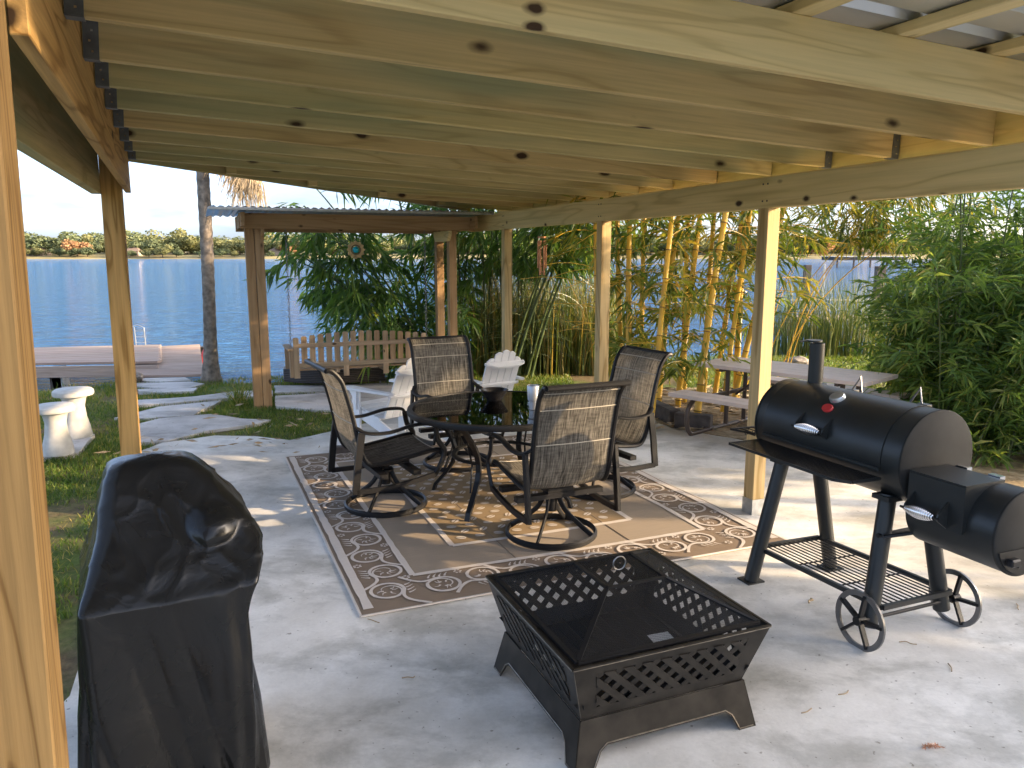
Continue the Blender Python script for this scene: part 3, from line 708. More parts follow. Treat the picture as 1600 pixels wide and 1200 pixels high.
# ---------------------------------------------------------------- glass table
TZ, TR = .645, .615
tb = thing('patio_table', 'round black table with smoked glass top on the rug', 'table', W(1.85, 4.69), YAW)
MB().lathe([(0, TZ - .004), (TR - .03, TZ - .004), (TR - .03, TZ + .002), (0, TZ + .002)], n=64, cap=False).build('glass_top', M['glass'], tb)
MB().lathe([(TR - .032, TZ - .028), (TR - .004, TZ - .030), (TR, TZ - .012), (TR - .004, TZ + .004), (TR - .034, TZ + .006), (TR - .036, TZ - .01), (TR - .032, TZ - .028)], n=64, cap=False).build('rim', M['iron'], tb, smooth=True)
for k in range(4):
    a = math.pi / 4 + k * math.pi / 2; ca, sa = math.cos(a), math.sin(a); pth = []
    for t in np.linspace(0, 1, 12):
        r = .50 - .20 * math.sin(math.pi * min(1, t * 1.05)) ** 1.1 + .01 * t + (.06 * (1 - t)); pth.append((ca * r, sa * r, TZ - .03 - (TZ - .035) * t))
    MB().tube(pth, .02, 4, flat=(.024, .014), up=(ca, sa, 0)).build('leg', M['iron'], tb)
    MB().tube([(ca * .44 + sa * .05, sa * .44 - ca * .05, TZ - .03), (ca * .35 + sa * .04, sa * .35 - ca * .04, .33), (ca * .40 + sa * .03, sa * .40 - ca * .03, .16)], .007, 6).build('brace', M['iron'], tb)
MB().tube([(.31 * math.cos(t), .31 * math.sin(t), .33) for t in np.linspace(0, 2 * math.pi, 49)[:-1]], .014, 6, closed=True, flat=(.020, .012), up=(0, 0, 1)).build('lower_ring', M['iron'], tb, smooth=True)
q = W(1.86, 4.82); bo = thing('ash_bowl', 'small black bowl on the glass table top', 'bowl', (q.x + .0, q.y + .1, TZ + .004))
MB().lathe([(.0, .0), (.050, .0), (.078, .045), (.098, .075), (.094, .077), (.072, .045), (.045, .012), (0, .012)], n=28, cap=False).build('body', M['bowl'], bo, smooth=True)
q = ground_at(833, 640, TZ); tu_ = thing('drink_tumbler', 'grey tapered tumbler on the table beside the near chair', 'tumbler', (q.x, q.y, TZ + .004))
MB().lathe([(0, 0), (.026, 0), (.028, .055), (.036, .06), (.042, .155), (.040, .158), (.034, .06), (0, .05)], n=24, cap=False).build('cup', M['tumbler'], tu_, smooth=True)

# ---------------------------------------------------------------- swivel sling chairs
def spl(pts, n):
    """Catmull-Rom through control points"""
    P = [Vector(p) for p in pts]; P = [P[0] * 2 - P[1]] + P + [P[-1] * 2 - P[-2]]; out_ = []
    k = len(P) - 3
    for i in range(k):
        for j in range(n):
            t = j / n; a, b, c, d = P[i:i + 4]
            out_.append(.5 * ((2 * b) + (c - a) * t + (2 * a - 5 * b + 4 * c - d) * t * t + (3 * b - a - 3 * c + d) * t ** 3))
    out_.append(P[-2]); return out_
def make_chair():
    c = thing('swivel_chair', 'x', 'chair', group='swivel sling chairs round the table')
    MB().tube([(.262 * math.cos(t), .262 * math.sin(t), .018) for t in np.linspace(0, 2 * math.pi, 49)[:-1]], .014, 6, closed=True, flat=(.012, .020), up=(0, 0, 1)).build('base_ring', M['iron'], c, smooth=True)
    for k in range(4):
        a = math.pi / 4 + k * math.pi / 2; ca, sa = math.cos(a), math.sin(a)
        MB().tube(spl([(ca * .256, sa * .256, .02), (ca * .17, sa * .17, .085), (ca * .085, sa * .085, .16), (ca * .03, sa * .03, .265)], 5), .012, 6, flat=(.016, .010), up=(-sa, ca, 0)).build('spoke', M['iron'], c, smooth=True)
    MB().lathe([(.034, .15), (.034, .235), (.055, .24), (.055, .25), (.03, .255), (.03, .30)], n=20).build('swivel_post', M['iron'], c, smooth=True)
    prof = spl([(0, .295, .372), (0, .262, .402), (0, .05, .372), (0, -.14, .352), (0, -.205, .385), (0, -.245, .50), (0, -.275, .66), (0, -.315, .82), (0, -.345, .90), (0, -.395, .955), (0, -.425, .958)], 4)
    hw = .245
    for s_ in (-1, 1): MB().tube([(s_ * hw, p.y, p.z) for p in prof], .0145, 8).build('side_rail', M['iron'], c, smooth=True)
    sl = MB(); nx_ = 12
    for p in prof:
        for i in range(nx_ + 1):
            t = i / nx_ * 2 - 1; sag = .018 * (1 - t * t)
            # the sling hangs a little behind / below its rails
            sl.v.append((t * hw, p.y - (sag if p.z > .45 else 0), p.z - (sag if p.z <= .45 else 0)))
    for j in range(len(prof) - 1):
        for i in range(nx_):
            a = j * (nx_ + 1) + i; sl.f.append((a, a + 1, a + nx_ + 2, a + nx_ + 1))
    sg = sl.build('sling', M['sling'], c, smooth=True, angle=180)
    for jj in (3, 12, 23, 28, 33):
        p = prof[jj]; up_ = p.z > .45
        MB().tube([(t * hw, p.y - (.018 * (1 - t * t) if up_ else 0), p.z - (0 if up_ else .018 * (1 - t * t))) for t in np.linspace(-.97, .97, 9)], .003, 6, flat=(.005, .003), up=(0, 0, 1) if up_ else (0, 1, 0)).build('seam', M['seam'], sg)
    MB().tube([(-hw, prof[-1].y, prof[-1].z), (hw, prof[-1].y, prof[-1].z)], .016, 8).build('top_rail', M['iron'], c, smooth=True)
    MB().tube([(-hw, prof[0].y, prof[0].z), (hw, prof[0].y, prof[0].z)], .013, 8).build('front_rail', M['iron'], c, smooth=True)
    for s_ in (-1, 1):
        x = s_ * (hw + .035)
        arm = spl([(x - s_ * .03, -.262, .60), (x, -.20, .565), (x, -.06, .555), (x, .10, .585), (x, .215, .58), (x, .245, .555)], 5)
        MB().tube(arm, .013, 8, flat=(.020, .011), up=(0, 0, 1)).build('arm', M['iron'], c, smooth=True)
        MB().tube(spl([(x, .245, .557), (x, .262, .47), (x, .305, .40), (x, .285, .33), (x, .235, .245)], 5), .013, 6, flat=(.011, .018), up=(0, 1, 0)).build('front_post', M['iron'], c, smooth=True)
        MB().tube(spl([(x, .24, .25), (x, .10, .225), (x, -.08, .205), (x, -.28, .205)], 4), .013, 4, flat=(.014, .022), up=(0, 0, 1)).build('lower_rail', M['iron'], c)
        MB().tube([(x, -.285, .195), (x, -.262, .40), (x, -.235, .572)], .013, 4, flat=(.014, .030), up=(0, 1, 0)).build('rear_post', M['iron'], c)
    MB().bar((-hw - .03, -.10, .275), (hw + .03, -.10, .275), .05, .03).build('cross_bar', M['iron'], c)
    MB().bar((-hw - .03, .12, .275), (hw + .03, .12, .275), .05, .03).build('cross_bar', M['iron'], c)
    MB().box((0, .01, .305), (.16, .26, .03)).build('seat_plate', M['iron'], c)
    return c
ch0 = make_chair()
spots = [((1.88, 3.94), 0.02, 'black sling chair nearest the camera with its back turned'),
         ((1.10, 4.84), -math.pi / 2 + .10, 'black sling chair on the left of the table in profile'),
         ((1.86, 5.63), math.pi + .06, 'black sling chair on the lake side facing the camera'),
         ((2.56, 4.62), math.pi / 2 + .12, 'black sling chair on the right between table and picnic table')]
for i, ((u, v), a, lab) in enumerate(spots):
    c = ch0 if i == 0 else copy_tree(ch0)
    c.location = W(u, v, .014); c.rotation_euler = (0, 0, YAW + a); c['label'] = lab

# ---------------------------------------------------------------- adirondack chairs
def make_adirondack():
    c = thing('adirondack_chair', 'x', 'chair', group='white adirondack chairs')
    wm = M['white']; hw = .27
    for s_ in (-1, 1):
        # side stringer from the front of the seat down to the ground behind
        mb = MB().prism([(.30, .36), (.34, .30), (.30, .26), (-.55, .0), (-.66, .0), (-.60, .06), (-.05, .28)], .025)
        o = mb.build('stringer', wm, c, bevel=.003); o.matrix_local = Matrix(((0, 0, 1, s_ * hw - .0125), (1, 0, 0, 0), (0, 1, 0, 0), (0, 0, 0, 1)))
        MB().box((s_ * (hw + .03), .24, .27), (.028, .10, .54)).build('front_leg', wm, c, bevel=.003)
        mb = MB().prism([(.20, .54), (.33, .54), (.27, .47), (.28, .42), (.22, .34)], .022); o = mb.build('arm_bracket', wm, c); o.matrix_local = Matrix(((0, 0, 1, s_ * (hw + .055) - .011), (1, 0, 0, 0), (0, 1, 0, 0), (0, 0, 0, 1)))
        out_ = [(hw - .03, .38), (hw + .03, .41), (hw + .10, .39), (hw + .115, .28), (hw + .09, .05), (hw + .06, -.32), (hw + .03, -.36), (hw - .01, -.34), (hw - .005, .0)]
        MB().prism([(s_ * x, y) for x, y in (out_ if s_ > 0 else reversed(out_))], .025, c=(0, 0, .545)).build('arm', wm, c, bevel=.004)
    for k in range(5): MB().box((0, .27 - k * .085, .375 - k * .024), (.56, .075, .02), Matrix.Rotation(.27, 3, 'X')).build('seat_slat', wm, c, bevel=.003)
    tl = Matrix.Rotation(-R(24), 3, 'X')
    for k in range(5):
        x = (k - 2) * .098; top = .73 - .045 * (k - 2) ** 2 * .6; wd = .092
        P_ = [(-wd / 2, 0), (wd / 2, 0)]
        for t in np.linspace(0, 1, 7): P_.append((wd / 2 - wd * t, top - .02 + .02 * math.sin(math.pi * t) - .012 * (k - 2) * (.5 - t) * 1.6))
        mb = MB().prism(P_, .02); Mx = Matrix(((1, 0, 0), (0, 0, -1), (0, 1, 0)))
        mb.v = [tuple((Matrix.Rotation(R(24), 3, 'X') @ (Mx @ Vector(p))) + Vector((x * 1.0, -.12, .28))) for p in mb.v]
        mb.build('back_slat', wm, c, bevel=.003)
    dn = Matrix.Rotation(R(24), 3, 'X')
    for (h, cv) in ((.26, .0), (.55, .06)):
        poly = [(-.28, 0), (.28, 0), (.27, -.03 - cv * .3), (.15, -.045 - cv), (-.15, -.045 - cv), (-.27, -.03 - cv * .3)]
        mb = MB().prism(poly, .03); mb.v = [tuple(dn @ (Vector(p) + Vector((0, -.022, h))) + Vector((0, -.12, .28))) for p in mb.v]
        mb.build('back_batten', wm, c, bevel=.003)
    return c
ad0 = make_adirondack(); ad1 = copy_tree(ad0)
ad0.location = (-1.06, 6.80, .0); ad0.rotation_euler = (0, 0, R(48)); ad0.scale = (.85, .85, .85); ad0['label'] = 'white adirondack chair facing left behind the left sling chair'
ad1.location = (-.24, 7.55, .0); ad1.rotation_euler = (0, 0, R(34)); ad1.scale = (.80, .80, .80); ad1['label'] = 'white adirondack chair beyond the table with its back toward the camera'
q = ground_at(537, 708); bk = thing('brick_paver', 'dark brick lying behind the left sling chair', 'brick', q, .1)
MB().box((0, 0, .03), (.20, .09, .06)).build('block', M['timber'], bk, bevel=.006)
# ================================================================ OFFSET SMOKER
gr = thing('offset_smoker', 'large black barrel smoker with side firebox, chimney and iron wheels', 'smoker', W(2.83, 2.6), YAW)
RX = Matrix(((1, 0, 0), (0, 0, 1), (0, -1, 0)))      # lathe axis Z -> local +Y... (x, z, -y)
def cylY(prof, cx, cz, n=48):
    """lathe about an axis parallel to local Y; profile of (radius, y)"""
    mb = MB(); Mx = Matrix(((1, 0, 0), (0, 0, 1), (0, 1, 0)))
    mb.lathe(prof, (cx, 0, cz), n, M=Mx); return mb
BR, BZ, B0, B1 = .208, .805, -.40, .49
cylY([(BR - .006, B0 + .004), (BR, B0 + .010), (BR, B1 - .01), (BR - .006, B1)], 0, BZ).build('barrel', M['grill'], gr, smooth=True)
cylY([(.0, B0), (BR - .003, B0), (BR + .003, B0 + .003), (BR + .003, B0 + .010)], 0, BZ).build('end_cap', M['grill_end'], gr, smooth=True)
cylY([(BR + .003, B1 - .010), (BR + .003, B1 - .003), (BR - .003, B1), (0, B1)], 0, BZ).build('end_cap', M['grill'], gr, smooth=True)
# lid: the upper left half, a skin slightly proud of the barrel
ld_ = MB(); n_ = 26; y0, y1 = B0 + .10, B1 - .07
for j, y in enumerate((y0, y1)):
    for i in range(n_ + 1):
        th = R(65) + (R(192) - R(65)) * i / n_
        for r in (BR + .004, BR + .0005): ld_.v.append((r * math.cos(th), y, BZ + r * math.sin(th)))
K_ = 2 * (n_ + 1)
for i in range(n_):
    a = 2 * i; ld_.f += [(a, a + 2, K_ + a + 2, K_ + a), (a, a + 1, a + 3, a + 2), (K_ + a, K_ + a + 2, K_ + a + 3, K_ + a + 1)]
ld_.f += [(0, K_, K_ + 1, 1), (2 * n_, 2 * n_ + 1, K_ + 2 * n_ + 1, K_ + 2 * n_)]
lid = ld_.build('lid', M['grill'], gr, smooth=True)
lf = MB().bar((-BR - .004, y0, BZ - .045), (-BR - .004, y1, BZ - .045), .012, .012).build('lid_lip', M['grill'], lid)
def handle(parent, c, y0, y1, px, pz):
    """two tapered brackets and a chrome coil grip"""
    for y in (y0 - .015, y1 + .015):
        p = MB().prism([(0, -.055), (0, .06), (-.055, .012), (-.062, -.01), (-.05, -.02)], .006)
        o = p.build('handle_bracket', M['grill'], parent); o.matrix_local = Matrix(((1, 0, 0, c[0] + .012), (0, 0, -1, y), (0, 1, 0, c[1]), (0, 0, 0, 1)))
    cx, cz = c[0] - .045, c[1] - .005; pts, rr_ = [], []
    coil = MB(); T_ = 15
    for i in range(T_):
        t = i / (T_ - 1); y = y0 + (y1 - y0) * t; r = .008 + .014 * math.sin(math.pi * t) ** .8
        coil.tube([(cx + r * math.cos(a), y + .003 * math.sin(a * .5), cz + r * math.sin(a)) for a in np.linspace(0, 2 * math.pi, 17)[:-1]], .0042, 6, closed=True)
    coil.build('coil_grip', M['chrome'], parent, smooth=True)
    MB().tube([(cx, y0 - .025, cz), (cx, y1 + .03, cz)], .005, 8).build('handle_rod', M['iron'], parent)
th = R(160); handle(lid, (BR * math.cos(th), BZ + BR * math.sin(th) - .02), .02, .16, 0, 0)
th = R(133); nrm = Vector((math.cos(th), 0, math.sin(th))); 
def disc(name, mat, th_deg, y, ra, rb, h, parent, r0):
    th = R(th_deg); nx_ = Vector((math.cos(th), 0, math.sin(th))); ty = Vector((0, 1, 0)); tz = ty.cross(nx_) * -1
    mb = MB(); m_ = 28; c = nx_ * r0 + Vector((0, y, BZ))
    for k, (f, hh) in enumerate(((1, -.012), (1, h * .6), (.9, h), (.0, h))):
        for i in range(m_):
            a = 2 * math.pi * i / m_; mb.v.append(tuple(c + ty * (ra * f * math.cos(a)) + tz * (rb * f * math.sin(a)) + nx_ * hh))
    for k in range(3):
        for i in range(m_): mb.f.append((k * m_ + i, k * m_ + (i + 1) % m_, (k + 1) * m_ + (i + 1) % m_, (k + 1) * m_ + i))
    return mb.build(name, mat, parent, smooth=True)
disc('badge', M['red'], 137, .06, .030, .022, .010, lid, BR + .004)
disc('thermometer', M['galv'], 118, .06, .036, .036, .018, lid, BR + .004)
# chimney with swivel cap
cx_, cy_ = .03, .34
MB().lathe([(.036, .97), (.036, 1.215), (.032, 1.215), (.032, .98)], (cx_, cy_, 0), 28, cap=False).build('chimney', M['grill'], gr, smooth=True)
MB().lathe([(.055, 1.002), (.055, 1.014), (.036, 1.018)], (cx_, cy_, 0), 24, cap=False).build('chimney_flange', M['grill'], gr, smooth=True)
MB().lathe([(0, 1.222), (.040, 1.222), (.040, 1.230), (0, 1.230)], (cx_ - .012, cy_ + .012, 0), 24, cap=False).build('chimney_cap', M['grill'], gr, smooth=True)
MB().bar((cx_ - .05, cy_ + .02, 1.228), (cx_ - .085, cy_ + .03, 1.222), .014, .006).build('cap_tab', M['grill'], gr)
# lid stops behind
for y in (.13, -.20): MB().tube([(.085, y - .035, BZ + .185), (.11, y, BZ + .265), (.085, y + .035, BZ + .185)], .005, 6).build('lid_stop', M['steel'], gr)
for y in (-.24, .16): MB().box((.095, y, BZ + .192), (.03, .05, .02)).build('hinge', M['steel'], gr)
# legs
legs = [((-.125, .36, BZ - .17), (-.275, .375, .004)), ((.10, .36, BZ - .17), (.225, .345, .004)), ((-.125, -.28, BZ - .17), (-.235, -.33, .075)), ((.10, -.28, BZ - .17), (.205, -.33, .075))]
for i, (a, b) in enumerate(legs):
    lg = MB().tube([a, b], .036, 18).build('leg', M['grill'], gr, smooth=True)
    if i < 2: MB().box((b[0], b[1], .004), (.10, .09, .008)).build('foot_plate', M['grill'], lg)
    MB().box((a[0], a[1], a[2] - .01), (.09, .09, .02)).build('leg_saddle', M['grill'], lg)
# lower wire shelf
SZ = .165; sh = [(-.225, .40), (.17, .385), (.215, -.36), (-.195, -.36)]
shf = MB()
for i in range(4): shf.bar((*sh[i], SZ), (*sh[(i + 1) % 4], SZ), .016, .022)
shelf = shf.build('lower_shelf', M['grill'], gr)
for k in range(13):
    t = (k + .7) / 13.4; a = Vector((*sh[0], SZ)).lerp(Vector((*sh[1], SZ)), t); b = Vector((*sh[3], SZ)).lerp(Vector((*sh[2], SZ)), t)
    MB().tube([a, b], .0035, 6).build('shelf_wire', M['iron'], shelf)
for t in (.33, .67):
    a = Vector((*sh[0], SZ - .006)).lerp(Vector((*sh[3], SZ - .006)), t); b = Vector((*sh[1], SZ - .006)).lerp(Vector((*sh[2], SZ - .006)), t); MB().tube([a, b], .0035, 6).build('shelf_wire', M['iron'], shelf)
# wheels on an axle
MB().tube([(-.31, -.345, .118), (.27, -.345, .118)], .008, 8).build('axle', M['iron'], gr)
for x in (-.305, .262):
    wr = .118
    wl = MB().tube([(x, -.345 + wr * math.cos(t), .122 + wr * math.sin(t)) for t in np.linspace(0, 2 * math.pi, 41)[:-1]], .01, 4, closed=True, flat=(.016, .007), up=(1, 0, 0)).build('wheel', M['steel'], gr, smooth=True, angle=30)
    for k in range(5):
        a = .5 + k * 2 * math.pi / 5; MB().bar((x, -.345, .122), (x, -.345 + wr * math.cos(a), .122 + wr * math.sin(a)), .012, .022, up=(1, 0, 0)).build('spoke', M['iron'], wl)
    MB().lathe([(.02, -.02), (.02, .02)], (x, -.345, .122), 14, M=Matrix(((0, 0, 1), (0, 1, 0), (-1, 0, 0)))).build('hub', M['iron'], wl, smooth=True)
# front mesh shelf and far side rack
fs = [(-BR + .005, .44), (-BR + .005, -.30), (-.36, -.30), (-.40, -.24), (-.40, .44)]
fz = BZ - .085
f_ = MB().prism(fs, .004, c=(0, 0, fz)).build('front_shelf', M['meshdense'], gr)
fr_ = MB()
for i in range(1, 5): fr_.bar((*fs[i], fz), (*fs[(i + 1) % 5], fz), .010, .012)
fr_.build('shelf_rim', M['grill'], f_)
sr = MB()
for a, b in (((-.16, B1), (-.22, B1 + .17)), ((-.22, B1 + .17), (.12, B1 + .17)), ((.12, B1 + .17), (.10, B1))): sr.tube([(*a, fz + .01), (*b, fz + .01)], .006, 8)
rk = sr.build('side_rack', M['iron'], gr)
for k in range(9):
    x = -.20 + k * .038; MB().tube([(x, B1 - .0, fz + .01), (x, B1 + .17, fz + .01)], .003, 5).build('rack_wire', M['iron'], rk)
for k in range(3): MB().tube([(-.10 + k * .05, B1 + .175, fz), (-.10 + k * .05, B1 + .18, fz - .03), (-.10 + k * .05, B1 + .195, fz - .035), (-.10 + k * .05, B1 + .20, fz - .02)], .0025, 5).build('tool_hook', M['iron'], rk)
MB().tube([(-.02, B1, BZ + .02), (-.06, B1 + .07, BZ + .02), (-.02, B1 + .08, BZ + .02)], .010, 8).build('side_handle', M['iron'], gr)
# firebox
FR, FZ, FX, F0, F1 = .165, .615, .005, -.79, -.40
cylY([(FR, F0 + .01), (FR, F1)], FX, FZ).build('firebox', M['grill'], gr, smooth=True)
fe = cylY([(0, F0), (FR - .004, F0), (FR + .003, F0 + .004), (FR + .003, F0 + .012)], FX, FZ).build('firebox_end', M['grill_end'], gr, smooth=True)
hf = MB(); seg = [(FX + (FR - .01) * math.cos(t), FZ + (FR - .01) * math.sin(t)) for t in np.linspace(R(200), R(340), 20)]
hf.prism(seg, .006); o = hf.build('ash_drawer', M['grill_end'], fe); o.matrix_local = Matrix(((1, 0, 0, 0), (0, 0, -1, F0 - .0005), (0, 1, 0, 0), (0, 0, 0, 1)))
MB().box((FX - .09, F0 - .025, FZ - .09), (.05, .03, .03)).build('drawer_knob', M['iron'], fe, bevel=.006)
MB().lathe([(.008, 0), (.008, .01)], (FX - .03, F0 - .012, FZ - .12), 10, M=Matrix(((1, 0, 0), (0, 0, 1), (0, 1, 0)))).build('vent_screw', M['iron'], fe)
fb = MB(); xl, xr, zt, zb, ya, yb = FX - FR - .02, FX + .03, FZ + FR + .008, FZ - .02, F0 + .12, F1 - .02
fb.box(((xl + xr) / 2, (ya + yb) / 2, zt - .003), (xr - xl, yb - ya, .006)); fb.box((xl + .003, (ya + yb) / 2, (zt + zb) / 2 - .004), (.006, yb - ya, zt - zb - .008))
for y in (ya + .003, yb - .003): fb.prism([(xl + .006, zb), (xl + .006, zt - .006), (xr, zt - .006)], .006, M=Matrix(((1, 0, 0), (0, 0, 1), (0, 1, 0))), c=(0, y - .003, 0))
door = fb.build('firebox_door', M['grill'], gr)
handle(door, (xl - .008, FZ + .035), ya + .085, ya + .205, 0, 0)
for y in (ya + .05, yb - .06): MB().box((xr + .02, y, zt - .002), (.03, .05, .014)).build('hinge', M['chrome'], door)
MB().tube([(-.10, F1 - .01, FZ - .11), (-.20, F1 + .06, FZ - .14)], .008, 6).build('brace', M['iron'], gr)
MB().tube([(.12, F1 + .1, .47), (-.20, F1 + .09, .47)], .010, 8).build('brace', M['iron'], gr)

# ================================================================ FIRE PIT
fp = thing('fire_pit', 'square bronze-black lattice fire pit with mesh spark lid', 'fire pit', (.396, 2.69, 0), YAW)
def clip(poly, a, b, c):
    """keep the part of poly where a*x+b*y+c>=0"""
    out_ = []
    for i in range(len(poly)):
        p, q = poly[i], poly[(i + 1) % len(poly)]; dp, dq = a * p[0] + b * p[1] + c, a * q[0] + b * q[1] + c
        if dp >= 0: out_.append(p)
        if dp * dq < 0: t = dp / (dp - dq); out_.append((p[0] + (q[0] - p[0]) * t, p[1] + (q[1] - p[1]) * t))
    return out_
RH, NH, RZ, NZ = .380, .318, .385, .165          # half sides and heights of rim and neck
def face_pt(k, s_, t):
    """k-th side, s across (metres from the centre), t up 0..1"""
    h = NH + (RH - NH) * t; z = NZ + (RZ - NZ) * t; a = k * math.pi / 2
    return Vector((s_ * math.cos(a) + h * math.sin(a), s_ * math.sin(a) - h * math.cos(a), z))
slant = math.hypot(RH - NH, RZ - NZ)
for k in range(4):
    a = k * math.pi / 2; out_n = Vector((math.sin(a), -math.cos(a), 0)) * (slant and (RZ - NZ) / slant) - Vector((0, 0, (RH - NH) / slant))
    def plate(name, polys, mat, d0, d1, parent):
        mb = MB()
        for poly in polys:
            n_ = len(poly)
            if n_ < 3: continue
            vs = [face_pt(k, s_, h / slant) + out_n * d for d in (d0, d1) for s_, h in poly]
            mb.add(vs, [tuple(reversed(range(n_))), tuple(range(n_, 2 * n_))] + [(i, (i + 1) % n_, n_ + (i + 1) % n_, n_ + i) for i in range(n_)])
        return mb.build(name, mat, parent)
    S = slant; wl, wh = .045, S - .035; el, eh = NH - .045, RH - .085     # opening: low, high, half widths
    tl_, th_ = NH + (RH - NH) * wl / S, NH + (RH - NH) * wh / S
    panels = [[(-NH, 0), (NH, 0), (tl_, wl), (-tl_, wl)], [(-th_, wh), (th_, wh), (RH, S), (-RH, S)],
              [(-tl_, wl), (-el, wl), (-eh, wh), (-th_, wh)], [(el, wl), (tl_, wl), (th_, wh), (eh, wh)]]
    side = plate('side_panel', panels, M['bronze'], -.001, .002, fp)
    hole = [(-el, wl), (el, wl), (eh, wh), (-eh, wh)]
    for fam, (dx, dy) in enumerate(((.72, .69), (-.72, .69))):
        d = Vector((dx, dy)).normalized(); nn = Vector((-d.y, d.x))
        for i in range(-9, 10):
            c = Vector((i * .070 + (.035 if fam else 0), (wl + wh) / 2)); h_ = .0120
            P4 = [tuple(c + d * l_ + nn * w_) for l_, w_ in ((-.3, -h_), (.3, -h_), (.3, h_), (-.3, h_))]
            for j in range(4):
                p, q = hole[j], hole[(j + 1) % 4]; P4 = clip(P4, -(q[1] - p[1]), q[0] - p[0], (q[1] - p[1]) * p[0] - (q[0] - p[0]) * p[1]) if P4 else P4
            if len(P4) >= 3: plate('lattice_strip', [P4], M['bronze'], -.0015 + .004 * fam, .0015 + .004 * fam, side)
    # base skirt with splayed corner feet
    def sk(s_, z):
        h = NH + .008 + (.352 - NH) * (1 - z / NZ); return Vector((s_ * h * math.cos(a) + h * math.sin(a), s_ * h * math.sin(a) - h * math.cos(a), z))
    prof = [(-1, 0), (-.80, 0), (-.74, .055), (-.68, .072), (.68, .072), (.74, .055), (.80, 0), (1, 0), (1, NZ), (-1, NZ)]
    mb = MB(); vs = [sk(s_, z) for s_, z in prof]; vi = [v_ - Vector((math.sin(a), -math.cos(a), 0)) * .004 for v_ in vs]
    cells = [(0, 1, 2, 9), (2, 3, 9), (3, 4, 8, 9), (4, 5, 8), (5, 6, 7, 8)]
    mb.add(vs, cells); mb.add(vi, [tuple(reversed(c)) for c in cells]); n_ = len(prof)
    mb.add(vs + vi, [(i, (i + 1) % n_, n_ + (i + 1) % n_, n_ + i) for i in range(n_)])
    skirt = mb.build('base_skirt', M['bronze'], fp)
    tr = MB(); edge = [sk(s_, z) + Vector((math.sin(a), -math.cos(a), 0)) * .001 for s_, z in ((-.97, .006), (-.81, .006), (-.755, .06), (-.685, .079), (.685, .079), (.755, .06), (.81, .006), (.97, .006))]
    tr.tube(edge, .0022, 5); tr.build('pressed_edge', M['bronze_edge'], skirt)
    MB().bar(face_pt(k, -RH, 1), face_pt(k, RH, 1), .010, .008).build('rim', M['bronze'], fp)
    MB().tube([face_pt(k, -RH, 1) + out_n * .006, face_pt(k, RH, 1) + out_n * .006], .0016, 5).build('rim_edge', M['bronze_edge'], fp)
    MB().tube([face_pt(k, -NH, 0), face_pt(k, -RH, 1)], .0018, 5).build('corner_edge', M['bronze_edge'], fp)
# inner bowl: dark mesh-lined tray
bw = MB(); h0, h1 = .27, .345
bw.v = [(-h1, -h1, .30), (h1, -h1, .30), (h1, h1, .30), (-h1, h1, .30), (-h0, -h0, .185), (h0, -h0, .185), (h0, h0, .185), (-h0, h0, .185)]
bw.f = [(4, 5, 6, 7)]
bw.build('bowl_floor', M['iron'], fp)
for k in range(4):
    a = k * math.pi / 2
    MB().add([face_pt(k, -NH + .012, .02) - Vector((math.sin(a), -math.cos(a), 0)) * .012, face_pt(k, NH - .012, .02) - Vector((math.sin(a), -math.cos(a), 0)) * .012, face_pt(k, RH - .03, .30) - Vector((math.sin(a), -math.cos(a), 0)) * .012, face_pt(k, -RH + .03, .30) - Vector((math.sin(a), -math.cos(a), 0)) * .012], [(0, 1, 2, 3)]).build('bowl_wall', M['iron'], fp)
for i in range(11):
    x = -.25 + i * .05; MB().tube([(x, -.27, .205), (x, .27, .205)], .003, 5).build('grate_wire', M['iron'], fp)
MB().add([(.125, -.06, .212), (.215, -.065, .212), (.222, .0, .213), (.132, .005, .213)], [(0, 1, 2, 3)]).build('paper_label', M['paper'], fp)
# spark lid
LB, LT, Z0, Z1 = .352, .122, RZ + .006, .492; off = Vector((.012, .02, 0))
lb = [Vector((sx * LB, sy * LB, Z0)) for sx, sy in ((-1, -1), (1, -1), (1, 1), (-1, 1))]; lt = [Vector((sx * LT, sy * LT, Z1)) + off for sx, sy in ((-1, -1), (1, -1), (1, 1), (-1, 1))]
lm = MB()
for i in range(4): j = (i + 1) % 4; lm.add([lb[i], lb[j], lt[j], lt[i]], [(0, 1, 2, 3)])
lm.add(lt, [(0, 1, 2, 3)]); lidm = lm.build('spark_lid', M['mesh'], fp)
for i in range(4):
    j = (i + 1) % 4
    MB().bar(lb[i], lb[j], .018, .010).build('lid_frame', M['iron'], lidm); MB().bar(lt[i], lt[j], .014, .008).build('lid_frame', M['iron'], lidm); MB().bar(lb[i], lt[i], .016, .006).build('lid_rib', M['iron'], lidm)
MB().tube([(off.x + .026 * math.cos(t), off.y, Z1 + .026 + .026 * math.sin(t)) for t in np.linspace(0, 2 * math.pi, 25)[:-1]], .0028, 6, closed=True).build('lid_ring', M['steel'], lidm, smooth=True)

# ================================================================ COVERED GRILL
cv = thing('covered_grill', 'grill hidden under a crumpled glossy black vinyl cover', 'grill cover', (-.955, 2.04, 0), R(28))
